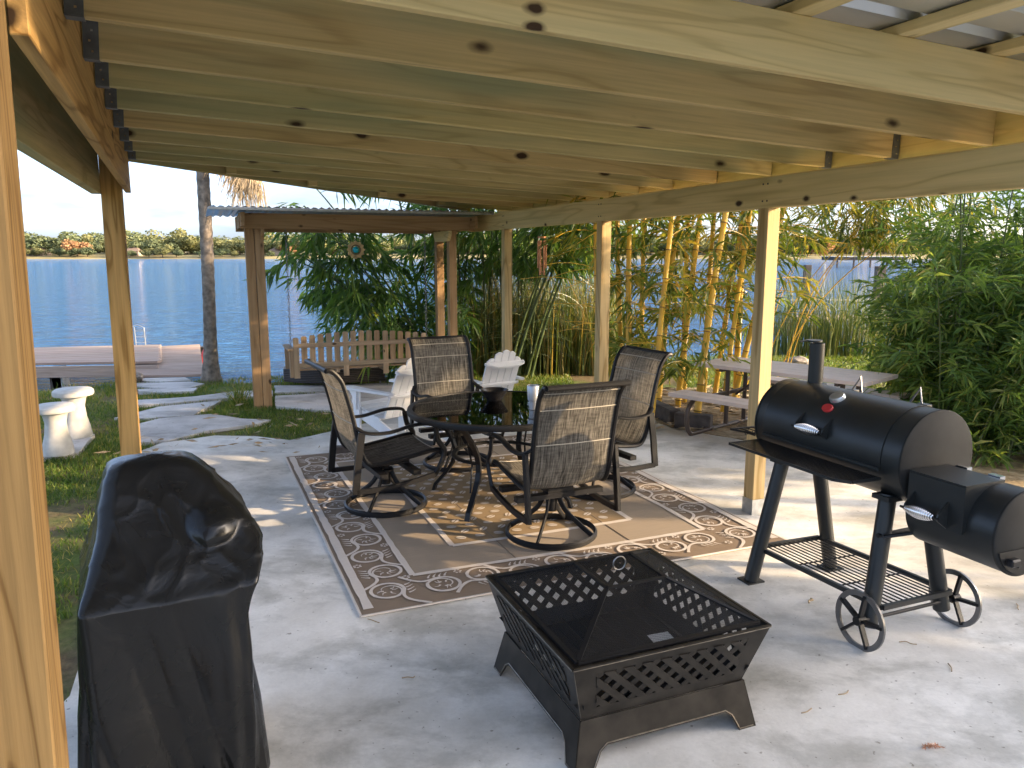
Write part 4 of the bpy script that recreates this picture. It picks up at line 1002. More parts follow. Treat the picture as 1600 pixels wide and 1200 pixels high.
# horizontal sections: height, left, right, front, back, corner radius
secs = [(0.0, -.275, .25, -.02, .52, .06), (.25, -.262, .240, -.018, .52, .05), (.45, -.247, .214, -.014, .52, .04), (.60, -.240, .216, -.008, .53, .028), (.690, -.237, .236, -.004, .54, .018), (.702, -.232, .240, .006, .54, .018),
        (.735, -.220, .262, .045, .54, .03), (.78, -.205, .272, .095, .53, .04), (.83, -.188, .255, .145, .52, .05), (.88, -.176, .222, .19, .51, .05), (.93, -.164, .178, .235, .50, .05), (.975, -.152, .138, .275, .48, .045), (1.000, -.142, .112, .300, .47, .04), (1.014, -.125, .09, .322, .45, .04), (1.021, -.09, .06, .345, .43, .03), (1.024, -.02, .0, .385, .405, .005)]
nu, nv = 320, 170; Vc = []
zs = np.linspace(0, 1, nv)
def rrect(t, l, r, f, b, c):
    """point and outward normal at the share t of the way round a rounded rectangle, starting at the front left"""
    c = min(c, (r - l) / 2 - 1e-4, (b - f) / 2 - 1e-4); w_, d_ = r - l - 2 * c, b - f - 2 * c; q_ = math.pi * c / 2; s_ = t * (2 * w_ + 2 * d_ + 4 * q_)
    for (x0, y0, dx, dy, Ls, cx, cy, a0) in ((l + c, f, 1, 0, w_, r - c, f + c, -90), (r, f + c, 0, 1, d_, r - c, b - c, 0), (r - c, b, -1, 0, w_, l + c, b - c, 90), (l, b - c, 0, -1, d_, l + c, f + c, 180)):
        if s_ <= Ls: return x0 + dx * s_, y0 + dy * s_, Vector((dy, -dx, 0))
        s_ -= Ls
        if s_ <= q_: a_ = R(a0) + s_ / max(c, 1e-6); return cx + c * math.cos(a_), cy + c * math.sin(a_), Vector((math.cos(a_), math.sin(a_), 0))
        s_ -= q_
    return l + c, f, Vector((0, -1, 0))
def ridge(p, k): return (1 - abs(noise.noise(p))) ** k
for j in range(nv):
    z = zs[j] * 1.024; l, r, f, b, rad = [np.interp(z, [s_[0] for s_ in secs], [s_[q] for s_ in secs]) for q in range(1, 6)]
    for i in range(nu):
        x, y, nrm = rrect(i / nu, l, r, f, b, rad)
        low = max(0, (.69 - z) / .69); k0 = low ** .6
        # skirt: long hanging folds that fan out below the shelf corners
        fold = .024 * k0 * math.sin((x + y) * 20 + 2.5 * noise.noise(Vector((x * 4, y * 4, z * 1.3)))) + .020 * k0 * noise.noise(Vector((x * 4.2, y * 4.2, z * .9 + 3)))
        fold -= .045 * k0 * ridge(Vector((x * 5 + 7, y * 5, z * .35)), 8)
        fold += .010 * low ** .5 * math.sin((x - .12) * 95) * math.exp(-((x - .17) / .05) ** 2) * (1 if y < .12 else 0) - .02 * low * ridge(Vector(((x + z * .22) * 7 + 2, y * 2, 0)), 10) * (1 if y < .1 else 0)
        top = min(1, max(0, (z - .66) / .08)) * min(1, max(0, (1.02 - z) / .05))
        p = Vector((x * 4.2, y * 4.2, z * 4.6)); right = min(1, max(0, (x + .02) / .12))
        cr_ = .45 * (.012 * ridge(p + Vector((4, 0, 0)), 8) + .008 * ridge(p * 2.2 + Vector((0, 9, 0)), 9) + right * .020 * ridge(p * 1.7 + Vector((3, 3, 8)), 6) - .006)
        d = fold + top * cr_ + .004 * noise.noise(Vector((x * 3, y * 3, z * 3)))
        # the handle pushing the vinyl out at the right of the hood
        d += .050 * max(0, 1 - (((x - .13) / .075) ** 2 + ((z - .845) / .055) ** 2)) * (1 if y < .30 else 0)
        # pinch under the right front corner of the shelf
        d -= .03 * math.exp(-(((x - .20) / .05) ** 2 + ((y - .10) / .09) ** 2 + ((z - .60) / .10) ** 2))
        # the hem of the shelf dips between its corners
        zz = z - .010 * math.exp(-((z - .70) / .04) ** 2) * math.sin(math.pi * min(1, max(0, (x - l) / (r - l)))) * (1 if y < .1 else 0)
        Vc.append((x + nrm.x * d, y + nrm.y * d, zz))
Fc = []
for j in range(nv - 1):
    for i in range(nu):
        k_ = (i + 1) % nu; Fc.append((j * nu + i, j * nu + k_, (j + 1) * nu + k_, (j + 1) * nu + i))
np_mesh('cover', Vc, Fc, M['vinyl'], cv, smooth=True)
MB().add([Vc[(nv - 1) * nu + i] for i in range(0, nu, 4)], [tuple(range(nu // 4))]).build('cover_crown', M['vinyl'], cv)

# ================================================================ PICNIC TABLE
pt = thing('picnic_table', 'pinkish resin picnic table with brown tube frame by the bamboo', 'picnic table', (0, 0, 0))
A0 = ground_at(1085, 566, .62); A1 = ground_at(1352, 598, .62)
axis = (A1 - A0).normalized(); perp = Vector((-axis.y, axis.x, 0)); Ln = (A1 - A0).length
for k in range(5):
    o_ = perp * (.07 + k * .135); a = A0 + o_; b = A1 + o_; board('top_plank', M['resin'], (a.x, a.y, .60), (b.x, b.y, .60), .128, .035, pt)
for off_ in (-.42, .95):
    for k in range(2):
        o_ = perp * (off_ + k * .13); a = A0 + o_ + axis * .05; b = A1 + o_ - axis * .05; board('bench_plank', M['resin'], (a.x, a.y, .37), (b.x, b.y, .37), .122, .035, pt)
for t in (.16, .84):
    c = A0 + axis * Ln * t; f = lambda p_, z: (c.x + perp.x * p_, c.y + perp.y * p_, z)
    MB().tube(spl([f(-.36, .345), f(-.46, .26), f(-.47, .12), f(-.42, .03), f(-.33, .018), f(0, .016), f(.7, .016), f(.98, .018), f(1.07, .03), f(1.12, .12), f(1.11, .26), f(1.01, .345)], 5), .021, 10).build('bench_loop', M['brownpaint'], pt, smooth=True)
    for p_ in (.18, .50): MB().tube([f(p_, .016), f(p_, .58)], .021, 10).build('leg', M['brownpaint'], pt, smooth=True)
    MB().bar(f(.05, .565), f(.62, .565), .03, .03).build('top_brace', M['brownpaint'], pt)
    MB().bar(f(-.40, .335), f(1.06, .335), .03, .03).build('bench_brace', M['brownpaint'], pt)
    e = c + axis * (.35 if t < .5 else -.35); MB().tube([f(.34, .30), (e.x + perp.x * .34, e.y + perp.y * .34, .575)], .012, 8).build('diagonal_brace', M['brownpaint'], pt)

# ================================================================ HANGING ORNAMENTS
q = Vector(W(1.72, SV - .06, 1.70)); so = thing('sun_ornament', 'round brass sun ornament with teal glass centre hanging from the swing beam', 'ornament', q, YAW)
for k in range(12):
    a = 2 * math.pi * k / 12; pd = MB().prism([(.045, -.018), (.075, -.028), (.105, 0), (.075, .028), (.045, .018)], .006)
    o = pd.build('petal', M['ornament'], so); o.matrix_local = Matrix.Rotation(R(90), 4, 'X') @ Matrix.Rotation(a, 4, 'Z')
MB().tube([(.052 * math.cos(t), 0, .052 * math.sin(t)) for t in np.linspace(0, 2 * math.pi, 25)[:-1]], .008, 8, closed=True).build('hoop', M['brownpaint'], so, smooth=True)
MB().lathe([(.0, -.036), (.02, -.03), (.034, -.012), (.034, .012), (.02, .03), (0, .036)], n=18, cap=False).build('glass_ball', M['blueglass'], so, smooth=True)
MB().tube([(0, 0, .10), (0, 0, .24)], .0015, 5).build('hook_wire', M['iron'], so)
q = Vector(W(BEAM_U + .04, 7.12, 1.925)); wc = thing('wind_chime', 'copper tube wind chime hanging under the right beam', 'wind chime', q)
MB().lathe([(0, -.115), (.045, -.115), (.045, -.10), (0, -.10)], n=16, cap=False).build('disc', M['copper'], wc)
MB().tube([(0, 0, -.10), (0, 0, 0)], .002, 5).build('cord', M['iron'], wc)
for k in range(6):
    a = 2 * math.pi * k / 6; L_ = .27 + .035 * (k % 3); x, y = .037 * math.cos(a), .037 * math.sin(a)
    MB().lathe([(.011, -.14 - L_), (.011, -.14), (.009, -.14), (.009, -.14 - L_)], (x, y, 0), 10, cap=False).build('tube', M['copper'], wc, smooth=True)
    MB().tube([(x, y, -.145), (x, y, -.10)], .0012, 4).build('string', M['iron'], wc)
MB().lathe([(0, -.46), (.02, -.455), (.02, -.445), (0, -.44)], n=12, cap=False).build('clapper', M['copper'], wc)
# ================================================================ PLANTS
def leaf_mesh(name, P, Dr, Ln, Wd, tone, mat, parent=None, droop=.18, seed=0):
    rg_ = np.random.default_rng(seed); n = len(P)
    Dr = Dr / np.linalg.norm(Dr, axis=1, keepdims=True)
    rnd = rg_.normal(size=(n, 3)); side = np.cross(Dr, rnd); side /= np.linalg.norm(side, axis=1, keepdims=True) + 1e-9
    nrm = np.cross(Dr, side); Ln = Ln[:, None]; Wd = Wd[:, None]
    down = np.zeros((n, 3)); down[:, 2] = -1
    v0 = P; m = P + Dr * Ln * .42 + nrm * Ln * .03; v1 = m + side * Wd * .5; v2 = m - side * Wd * .5
    v3 = P + Dr * Ln + down * Ln * droop
    Vx = np.stack([v0, v1, v3, v2], 1).reshape(-1, 3); Fx = np.arange(4 * n).reshape(-1, 4)
    return np_mesh(name, Vx, Fx, mat, parent, attr=np.repeat(tone, 4))
def fans(anchor, outd, k, ln, wd, rg_, spread=.7, down=.35):
    """k leaves fanned about each twig end"""
    n = len(anchor); P = np.repeat(anchor, k, 0) + rg_.normal(size=(n * k, 3)) * .02
    d = np.repeat(outd, k, 0) + rg_.normal(size=(n * k, 3)) * spread; d[:, 2] -= down
    return P, d, ln * rg_.uniform(.6, 1.15, n * k), wd * rg_.uniform(.7, 1.2, n * k), np.repeat(rg_.uniform(0, 1, n), k) * .55 + rg_.uniform(0, .45, n * k)
def culm_path(base, top, bow, n=14):
    b, t = Vector(base), Vector(top); return [b.lerp(t, i / n) + Vector(bow) * math.sin(math.pi * .5 * (i / n)) ** 2 * 0 + Vector(bow) * ((i / n) ** 2.2) for i in range(n + 1)]
def tube_np(mb, path, r0, r1, sides=8, node=.0, gap=.28):
    """culm with a swollen ring at each node"""
    L_ = sum((path[i + 1] - path[i]).length for i in range(len(path) - 1)); pts, rad = [], []; s_ = 0; nxt = gap * .6
    for i in range(len(path) - 1):
        a, b = path[i], path[i + 1]; seg = (b - a).length; pts.append(a); rad.append(r0 + (r1 - r0) * s_ / L_)
        while node and nxt < s_ + seg - .02:
            t = (nxt - s_) / seg
            if t > .06:
                r = r0 + (r1 - r0) * nxt / L_
                for dt, k in ((-.014, 1), (0, 1 + node), (.014, 1)): pts.append(a.lerp(b, min(.999, max(.001, t + dt / seg)))); rad.append(r * k)
            nxt += gap
        s_ += seg
    pts.append(path[-1]); rad.append(r1); mb.tube(pts, rad, sides); return pts
def twigs(mb, a, d, ln, r, rg_, drop):
    p = Vector(a); q = [p]; dv = Vector(d).normalized()
    for i in range(4): dv = (dv + Vector((0, 0, -drop)) * .3).normalized(); p = p + dv * ln / 4; q.append(p)
    mb.tube(q, r, 3, caps=False); return q
def bamboo(name, label, culms, leafm, culmm, leafln, leafwd, nfan, kf, brl, seed, t0=.25, r=(.03, .012), node=.22, tw=.004, gap=.28, drop=.5, bias=(0, 0, 0), spread=.7, ring=None, down=.35, filt=None, stuff_r=None):
    rg_ = np.random.default_rng(seed); root = thing(name, label, 'bamboo', (0, 0, 0)); A_, O_ = [], []; tm = MB()
    for ci, (b, t, bow) in enumerate(culms):
        path = culm_path(b, t, bow); mb = MB(); rs = rg_.uniform(.75, 1.15)
        tube_np(mb, path, r[0] * rs, r[1] * rs, 10, node, gap); cu = mb.build('culm', M[culmm], root, smooth=True, angle=75)
        if ring:
            rm = MB(); s_ = 0; nxt = gap * .6
            for i in range(len(path) - 1):
                seg = (path[i + 1] - path[i]).length
                while nxt < s_ + seg:
                    t_ = (nxt - s_) / seg; c = path[i].lerp(path[i + 1], t_); d = (path[i + 1] - path[i]).normalized() * .004
                    rm.tube([c - d, c + d], r[0] * rs * (1.16 - .6 * i / len(path) * (1 - r[1] / r[0])) + .001, 10); nxt += gap
                s_ += seg
            tag(rm.build('node_rings', M['node'], cu), kind='stuff')
        for _ in range(nfan):
            tt = rg_.uniform(t0, 1.0); i = min(len(path) - 2, int(tt * (len(path) - 1))); c = path[i].lerp(path[i + 1], tt * (len(path) - 1) - i)
            az = rg_.uniform(0, 2 * math.pi); d = Vector((math.cos(az) + bias[0], math.sin(az) + bias[1], rg_.uniform(.0, .7) + bias[2]))
            q = twigs(tm, c, d, brl * rg_.uniform(.4, 1.2), tw, rg_, drop)
            for w_ in (1, 2, 3, 4):
                if w_ > 1 or rg_.random() < .4:
                    dd = (q[w_] - q[w_ - 1]).normalized(); A_.append(q[w_]); O_.append(dd)
    if filt:
        keep = [filt(a) for a in A_]; A_ = [a for a, k in zip(A_, keep) if k]; O_ = [a for a, k in zip(O_, keep) if k]
    tm.build('twigs', M[culmm], root)
    P, d, ln, wd, tone = fans(np.array([tuple(a) for a in A_]), np.array([tuple(a) for a in O_]), kf, leafln, leafwd, rg_, spread, down)
    leaf_mesh('foliage', P, d, ln, wd, tone, leafm, root, seed=seed)
    return root
rgp = np.random.default_rng(3)
# dark green clump behind the swing
cu = []
for i in range(17):
    x = rgp.uniform(-1.25, .35); y = rgp.uniform(10.4, 11.4); an = rgp.uniform(-1, 1)
    cu.append(((x, y, -.15), (x + an * .5, y + rgp.uniform(-.3, .4), rgp.uniform(3.2, 5.0)), (an * rgp.uniform(.2, 1.0) - .15, rgp.uniform(-.5, .2), -rgp.uniform(.1, .5))))
for i in range(8):
    x = rgp.uniform(-1.4, -.9); y = rgp.uniform(10.2, 11.0); cu.append(((x, y, -.15), (x - rgp.uniform(.6, 1.3), y - .1, rgp.uniform(1.9, 3.2)), (-rgp.uniform(.3, .7), 0, -rgp.uniform(.4, .9))))
for i in range(6):
    x = rgp.uniform(-.1, .4); y = rgp.uniform(10.2, 10.8); cu.append(((x, y, -.15), (x + rgp.uniform(.4, .8), y - .3, rgp.uniform(2.6, 3.4)), (rgp.uniform(.2, .5), -.2, -rgp.uniform(.3, .8))))
bamboo('green_bamboo', 'dense dark green bamboo clump behind the porch swing', cu, M['leaf_green'], 'culm_green',   .27, .034, 25, 6, .75, 5, t0=.12, r=(.024, .010), drop=.75, spread=.55, down=.55, filt=lambda a: not (a.x > -.5 and a.z < 1.45))
# golden clump
cu = []
gold = [(940, 625, 925, 400), (985, 630, 972, 330), (1016, 655, 1040, 330), (1028, 620, 1042, 335), (1058, 622, 1078, 320), (1088, 640, 1112, 325), (1100, 615, 1100, 330), (1128, 630, 1150, 350), (1142, 620, 1185, 400), (1000, 615, 1000, 340), (1070, 615, 1060, 340), (1115, 612, 1140, 330), (975, 612, 955, 340), (1150, 615, 1150, 330)]
for (px, py, tx, ty) in gold:
    b = ground_at(px, py + 14); D_ = b.y; s_ = D_ / 1203 * 1.02; lean = (tx - px) / max(80, (py - ty)); hgt = rgp.uniform(3.4, 4.6)
    cu.append(((b.x, b.y, -.08), (b.x + lean * hgt, b.y + rgp.uniform(-.1, .3), hgt), (rgp.uniform(.0, .35), rgp.uniform(-.2, .2), -rgp.uniform(0, .3))))
bamboo('golden_bamboo', 'golden-stemmed bamboo clump between the right posts', cu, M['leaf_gold'], 'culm_gold', .24, .028, 30, 5, .75, 8, t0=.16, r=(.034, .020), node=.16, tw=.004, gap=.27, drop=.45, ring=True, spread=.6, down=.4, filt=lambda a: not (a.x < 1.0 and a.z < 1.6))
cu = []
for i in range(6):
    x = rgp.uniform(2.9, 3.5); y = rgp.uniform(8.9, 9.7); cu.append(((x, y, -.05), (x + rgp.uniform(.1, .7), y, rgp.uniform(2.9, 3.6)), (rgp.uniform(.5, 1.5), rgp.uniform(-.6, 0), -rgp.uniform(.2, .7))))
bamboo('arching_bamboo', 'yellow-green bamboo shoots arching over the picnic table', cu, M['leaf_gold'], 'culm_gold', .20, .024, 26, 5, .55, 9, t0=.62, r=(.008, .004), node=.1, tw=.003, drop=.7, spread=.6, down=.6, filt=lambda a: a.z > 1.75)
# big bush on the right
cu = []
for i in range(46):
    x = rgp.uniform(3.62, 5.4); y = rgp.uniform(5.95, 7.6); h = rgp.uniform(1.2, 2.2) * (1.0 if x > 3.85 else .8); an = rgp.uniform(-1, 1)
    cu.append(((x, y, -.05), (x + an * .15, y - rgp.uniform(0, .3), h), (an * .25, -rgp.uniform(0, .25), -rgp.uniform(0, .25))))
for i in range(8):
    x = rgp.uniform(3.5, 5.0); y = rgp.uniform(6.3, 7.2); cu.append(((x, y, -.05), (x + rgp.uniform(-.2, .2), y, rgp.uniform(2.9, 3.5)), (rgp.uniform(-.3, .2), -.1, -.1)))
bamboo('bamboo_bush', 'dense leafy bamboo bush at the right edge beside the smoker', cu, M['leaf_bush'], 'culm_green', .165, .021, 40, 6, .42, 12, t0=.06, r=(.011, .004), node=.1, tw=.0025, gap=.2, drop=.3, spread=.85, down=.15)
# ---------------------------------------------------------------- blades: reeds, lawn
def blades(name, base, h, wd, lean, tone, mat, segs=2):
    n = len(base); rg_ = np.random.default_rng(17); az = rg_.uniform(0, 2 * math.pi, n); wv = np.stack([np.cos(az), np.sin(az), 0 * az], 1) * wd[:, None] * .5
    l1 = lean * .35; Vx, Fx = [], []
    top = base + lean; top[:, 2] = base[:, 2] + h; mid = base + lean * .3; mid[:, 2] = base[:, 2] + h * .55
    Vx = np.stack([base - wv, base + wv, mid + wv * .8, mid - wv * .8, top + wv * .1, top - wv * .1], 1).reshape(-1, 3)
    i0 = (np.arange(n) * 6)[:, None]; Fx = np.concatenate([i0 + np.array([0, 1, 2, 3]), i0 + np.array([3, 2, 4, 5])], 0)
    return np_mesh(name, Vx, Fx, mat, attr=np.repeat(tone, 6))
def reeds(name, label, xr, yr, n, hr, seed, tone_hi=1.0):
    rg_ = np.random.default_rng(seed); b = np.stack([rg_.uniform(*xr, n), rg_.uniform(*yr, n), np.full(n, -.3)], 1)
    h = rg_.uniform(*hr, n); lean = rg_.normal(size=(n, 3)) * .14 * h[:, None]; lean[:, 2] = 0
    o = blades(name, b, h, rg_.uniform(.010, .022, n), lean, rg_.uniform(0, tone_hi, n), M['reed']); return tag(o, label, 'reeds', kind='stuff')
reeds('reeds', 'tall green and straw coloured reeds between the bamboo clumps', (-.55, 1.6), (10.6, 12.2), 2600, (1.0, 2.0), 1)
reeds('reeds', 'sparse green reeds at the water edge behind the picnic table', (4.3, 6.4), (12.6, 13.8), 900, (.8, 1.75), 2, .7)
def in_poly(P, poly):
    x, y = P[:, 0], P[:, 1]; r_ = np.zeros(len(P), bool); n = len(poly); j = n - 1
    for i in range(n):
        xi, yi = poly[i]; xj, yj = poly[j]; c = ((yi > y) != (yj > y)) & (x < (xj - xi) * (y - yi) / (yj - yi + 1e-12) + xi); r_ ^= c; j = i
    return r_
rg_ = np.random.default_rng(4); n = 260000
# denser toward the camera, none on concrete
yy = 2.2 + 8.9 * rg_.random(n) ** 1.25; xx = rg_.uniform(-6.6, .8, n); P = np.stack([xx, yy, np.full(n, -.03)], 1)
ok = yy < shore_y(xx) - .15
for poly in [[(p.x, p.y) for p in patio]] + [[(gp(*q).x, gp(*q).y) for q in p] for p in pads]: ok &= ~in_poly(P, poly)
cl = np.array([noise.noise(Vector((a * 1.1, b * 1.1, 3.3))) + .45 * noise.noise(Vector((a * 4, b * 4, 1))) for a, b in zip(xx, yy)])
path_bare = np.exp(-((xx + 1.75) / .35) ** 2) * (yy < 4.2)
ok &= (cl + .42 - .9 * path_bare) > rg_.random(n) * .55
P = P[ok]; cl = cl[ok]; n = len(P); ln = rg_.normal(size=(n, 3)) * .022; ln[:, 2] = 0
tag(blades('lawn_grass', P, rg_.uniform(.02, .060, n), rg_.uniform(.005, .010, n), ln, np.clip(rg_.uniform(0, .85, n) - cl * .3 + .1, 0, 1), M['grass']), 'patchy green lawn grass between the patio and the lake', 'grass', kind='stuff')
n = 26000; xx = rg_.uniform(2.2, 8, n); yy = rg_.uniform(8.4, 12.6, n); P = np.stack([xx, yy, np.full(n, -.02)], 1); ln = rg_.normal(size=(n, 3)) * .03; ln[:, 2] = 0
tag(blades('lawn_grass', P, rg_.uniform(.02, .06, n), rg_.uniform(.006, .012, n), ln, rg_.uniform(.2, .8, n), M['grass']), 'sunlit strip of grass behind the picnic table', 'grass', kind='stuff')
# spiky tuft beside the swing post
q = ground_at(373, 632); n = 90; b = np.tile(np.array([[q.x, q.y, 0.0]]), (n, 1)) + rg_.normal(size=(n, 3)) * np.array([.05, .05, 0]); ln = rg_.normal(size=(n, 3)) * .16; ln[:, 2] = 0
o = blades('grass_tuft', b, rg_.uniform(.10, .30, n), np.full(n, .010), ln, rg_.uniform(.3, 1, n), M['grass']); tag(o, 'spiky grass tuft beside the left swing post', 'plant')
# fallen bamboo sheaths and litter
lv = []; 
P = []
n = 700; xx = rg_.uniform(1.0, 3.6, n); yy = rg_.uniform(7.1, 9.4, n); P = np.stack([xx, yy, np.full(n, .015)], 1); d = rg_.normal(size=(n, 3)); d[:, 2] *= .15
o = leaf_mesh('fallen_leaves', P, d, rg_.uniform(.08, .22, n), rg_.uniform(.015, .04, n), np.full(n, .9), M['drygrass'], seed=2, droop=.0); tag(o, 'dry fallen bamboo leaves under the golden bamboo', 'leaves', kind='stuff')
n = 70; xx = rg_.uniform(-3.4, -1.3, n); yy = rg_.uniform(6.2, 8.4, n); P = np.stack([xx, yy, np.full(n, .02)], 1); d = rg_.normal(size=(n, 3)); d[:, 2] *= .15
o = leaf_mesh('fallen_leaves', P, d, rg_.uniform(.06, .16, n), rg_.uniform(.012, .03, n), np.full(n, .9), M['drygrass'], seed=2, droop=.0); tag(o, 'dry leaves scattered on the grass beside the stepping slabs', 'leaves', kind='stuff')
# bed edging of dark timbers below the golden bamboo
for i, (a, b) in enumerate((((905, 632), (1000, 640)), ((1003, 642), (1048, 664)), ((1052, 668), (1110, 674)))):
    p, q = ground_at(*a), ground_at(*b); t = thing('edging_timber', ('dark edging timber behind the right sling chair', 'dark edging timber at the corner of the bamboo bed', 'dark edging timber under the picnic bench')[i], 'timber', (p + q) / 2, math.atan2(q.y - p.y, q.x - p.x))
    MB().box((0, .05, .07), ((q - p).length * .98, .13, .15)).build('beam', M['timber'], t, bevel=.012)
for i, (px, py, s_) in enumerate(((1062, 655, .11), (1246, 575, .16), (205, 597, .14))):
    q = ground_at(px, py); bm = bmesh.new(); bmesh.ops.create_icosphere(bm, subdivisions=3, radius=1)
    for v_ in bm.verts: v_.co *= 1 + .25 * noise.noise(v_.co * 1.6 + Vector((i * 7, 0, 0)))
    me = bpy.data.meshes.new('rock'); bm.to_mesh(me); bm.free(); me.materials.append(M['rock']); o = link(bpy.data.objects.new('rock', me)); o.location = (q.x, q.y, s_ * .35); o.scale = (s_ * 1.2, s_, s_ * .7)
    tag(o, ('rounded rock under the picnic bench', 'dark rock pile behind the picnic table', 'dark stone where the dock meets the lawn')[i], 'rock')
# twigs and seed heads on the slab
tw_ = [(1267, 940, .9), (1262, 1113, .4), (1485, 1045, 1.2), (1420, 1006, 2.7), (1590, 950, 1.1), (820, 1010, 1.0), (640, 1060, .2), (1120, 1060, 2.0), (1320, 1085, .3), (585, 972, 2.6)]
for i, (px, py, a) in enumerate(tw_):
    q = ground_at(px, py); t = MB().tube(spl([(-.03, 0, .003), (-.008, random.uniform(-.004, .008), .004), (.012, random.uniform(-.006, .004), .004), (random.uniform(.02, .045), random.uniform(-.006, .012), .003)], 3), .0022 + .002 * (i == 0), 5).build('twig', M['drygrass'] if i != 5 else M['timber']); t.location = (q.x, q.y, .002); t.rotation_euler = (0, 0, a)
    tag(t, ('thicker dry twig on the concrete left of the smoker wheel', 'bent twig on the concrete right of the fire pit', 'thin twig on the concrete below the right smoker wheel', 'thin twig on the concrete just below the left smoker wheel', 'short twig on the concrete at the right edge', 'dark twig on the concrete left of the fire pit', 'thin twig on the concrete between cover and fire pit', 'tiny twig tucked beside the fire pit', 'short twig on the concrete at the lower right', 'short twig at the near left rug corner')[i], 'twig', 'twigs on the concrete')
q = ground_at(1455, 1168); n = 160; sx = rg_.uniform(-1, 1, n); P = np.stack([q.x + sx * .035, q.y - .012 * sx ** 2, np.full(n, .008)], 1); d = rg_.normal(size=(n, 3))
o = leaf_mesh('grass_seed_head', P, d, np.full(n, .014), np.full(n, .0016), np.full(n, .9), M['copper'], seed=3, droop=0); tag(o, 'reddish fuzzy grass seed head on the concrete', 'seed head')

# ================================================================ FAR SHORE
def crown_mesh(seed, n=2600):
    rg_ = np.random.default_rng(seed); k = 14; C = rg_.normal(size=(k, 3)) * np.array([.36, .36, .2]); C[:, 2] = np.abs(C[:, 2]) * 1.2 + .50; rad = rg_.uniform(.22, .40, k)
    w_ = rg_.integers(0, k, n); d = rg_.normal(size=(n, 3)); d /= np.linalg.norm(d, axis=1, keepdims=True); P = C[w_] + d * rad[w_][:, None] * rg_.uniform(.7, 1.05, n)[:, None]
    a = rg_.normal(size=(n, 3)); a /= np.linalg.norm(a, axis=1, keepdims=True); b = np.cross(a, d + .01); b /= np.linalg.norm(b, axis=1, keepdims=True) + 1e-9
    s_ = rg_.uniform(.03, .065, n)[:, None]; Vx = np.stack([P - a * s_, P - b * s_, P + a * s_, P + b * s_], 1).reshape(-1, 3)
    Vx[:, 2] = np.maximum(Vx[:, 2], .04)
    return Vx, np.arange(4 * n).reshape(-1, 4), np.repeat(np.clip(rg_.uniform(0, 1, n) * .6 + (P[:, 2] - .3) * .35, 0, 1), 4)
# out-of-view trees added to block and dapple the low sun on the patio
for i, (tx, ty, th_) in enumerate(((12.0, -1.15, 6.4), (12.6, -5.2, 7.4), (11.6, -9.0, 7.0), (14.5, -3.2, 7.2), (14.0, -7.2, 7.6), (12.8, 6.0, 6.2))):
    t = thing('added_shade_tree', ('added out-of-view tree shading the smoker side', 'added out-of-view shading tree second in the row right of the patio', 'added out-of-view shading tree third in the row right of the patio', 'added out-of-view shading tree in the back row nearest the lake', 'added out-of-view shading tree in the back row farthest from the lake', 'added thin-crowned tree nearest the water, out of view, dappling the sun')[i], 'tree', (tx, ty, -.05), i * 1.3, 'added out-of-view trees shading the patio')
    Vx, Fx, At = crown_mesh(70 + i, 5200 if i < 5 else 620); np_mesh('crown', Vx * np.array([th_ * .62, th_ * .62, th_ * .78]), Fx, M['tree_green'], t, attr=At)
    MB().tube([(0, 0, -.05), (.05, 0, th_ * .2), (0, .05, th_ * .45)], [.16, .12, .06], 10).build('trunk', M['trunk'], t)
protos = {}
for kind in ('green', 'olive', 'orange'):
    for s_ in range(1 if kind == 'orange' else 3):
        t = thing('shore_tree', 'x', 'tree', (0, 0, 0)); Vx, Fx, At = crown_mesh(40 + s_ + 10 * len(kind)); np_mesh('crown', Vx, Fx, M['tree_' + kind], t, attr=At)
        MB().tube([(0, 0, -.05), (.02, 0, .25), (0, .02, .5)], [.05, .04, .02], 7).build('trunk', M['trunk'], t); protos[kind, s_] = [t, False]
def shore_tree(x, y, h, kind, s_, label, wide=1.0):
    pr_ = protos[kind, s_]
    t = pr_[0] if not pr_[1] else copy_tree(pr_[0]); pr_[1] = True
    t.location = (x, y, .4); t.scale = (h * wide, h * wide, h); t.rotation_euler = (0, 0, random.uniform(0, 6.28)); t['label'] = label; t['group'] = 'trees along the far shore'
LD = 340.0
fx = np.linspace(-520, 620, 60); bank = []
for x in fx: bank += [(x, LD - 6 + 6 * math.sin(x * .03), WATER_Z - .3), (x, LD + 2 + 6 * math.sin(x * .03), .7), (x, LD + 40, 2.2), (x, LD + 500, 6)]
bf = []
for i in range(len(fx) - 1):
    for j in range(3): a = i * 4 + j; bf.append((a, a + 4, a + 5, a + 1))
tag(MB().add(bank, bf).build('far_shore', plain('shore_grass', (.30, .25, .11), .95, var=.3, nscale=.08)), kind='structure')
def ax(px): return (px - 800) / 1203 / _cp
random.seed(21)
def zone(px):
    for lim, nm in ((105, 'beside the big near post'), (200, 'just left of the far left post'), (318, 'left of the palm trunk'), (400, 'right of the palm trunk'), (560, 'seen under the swing roof'), (910, 'hidden behind the green bamboo'), (1190, 'seen through the golden bamboo'), (1400, 'above the dark boathouse')):
        if px < lim: return nm
    return 'behind the bush at the right'
lab = {'green': 'dark green tree on the far shore', 'olive': 'olive yellow tree on the far shore', 'orange': 'orange autumn tree on the far shore'}
px = -60
while px < 1660:
    d = LD + random.uniform(14, 50); kind = random.choices(['green', 'olive'], [.5, .5])[0]; hgt = random.uniform(6.2, 9.6) * (1.0 if px < 520 else .85)
    if 330 < px < 420: hgt *= .85
    shore_tree(ax(px) * d, d, hgt, kind, random.randrange(3), ('tall ' if hgt > 8.4 else 'low ' if hgt < 7 else '') + lab[kind] + ' ' + zone(px), random.uniform(1.25, 1.75)); px += random.uniform(14, 34)
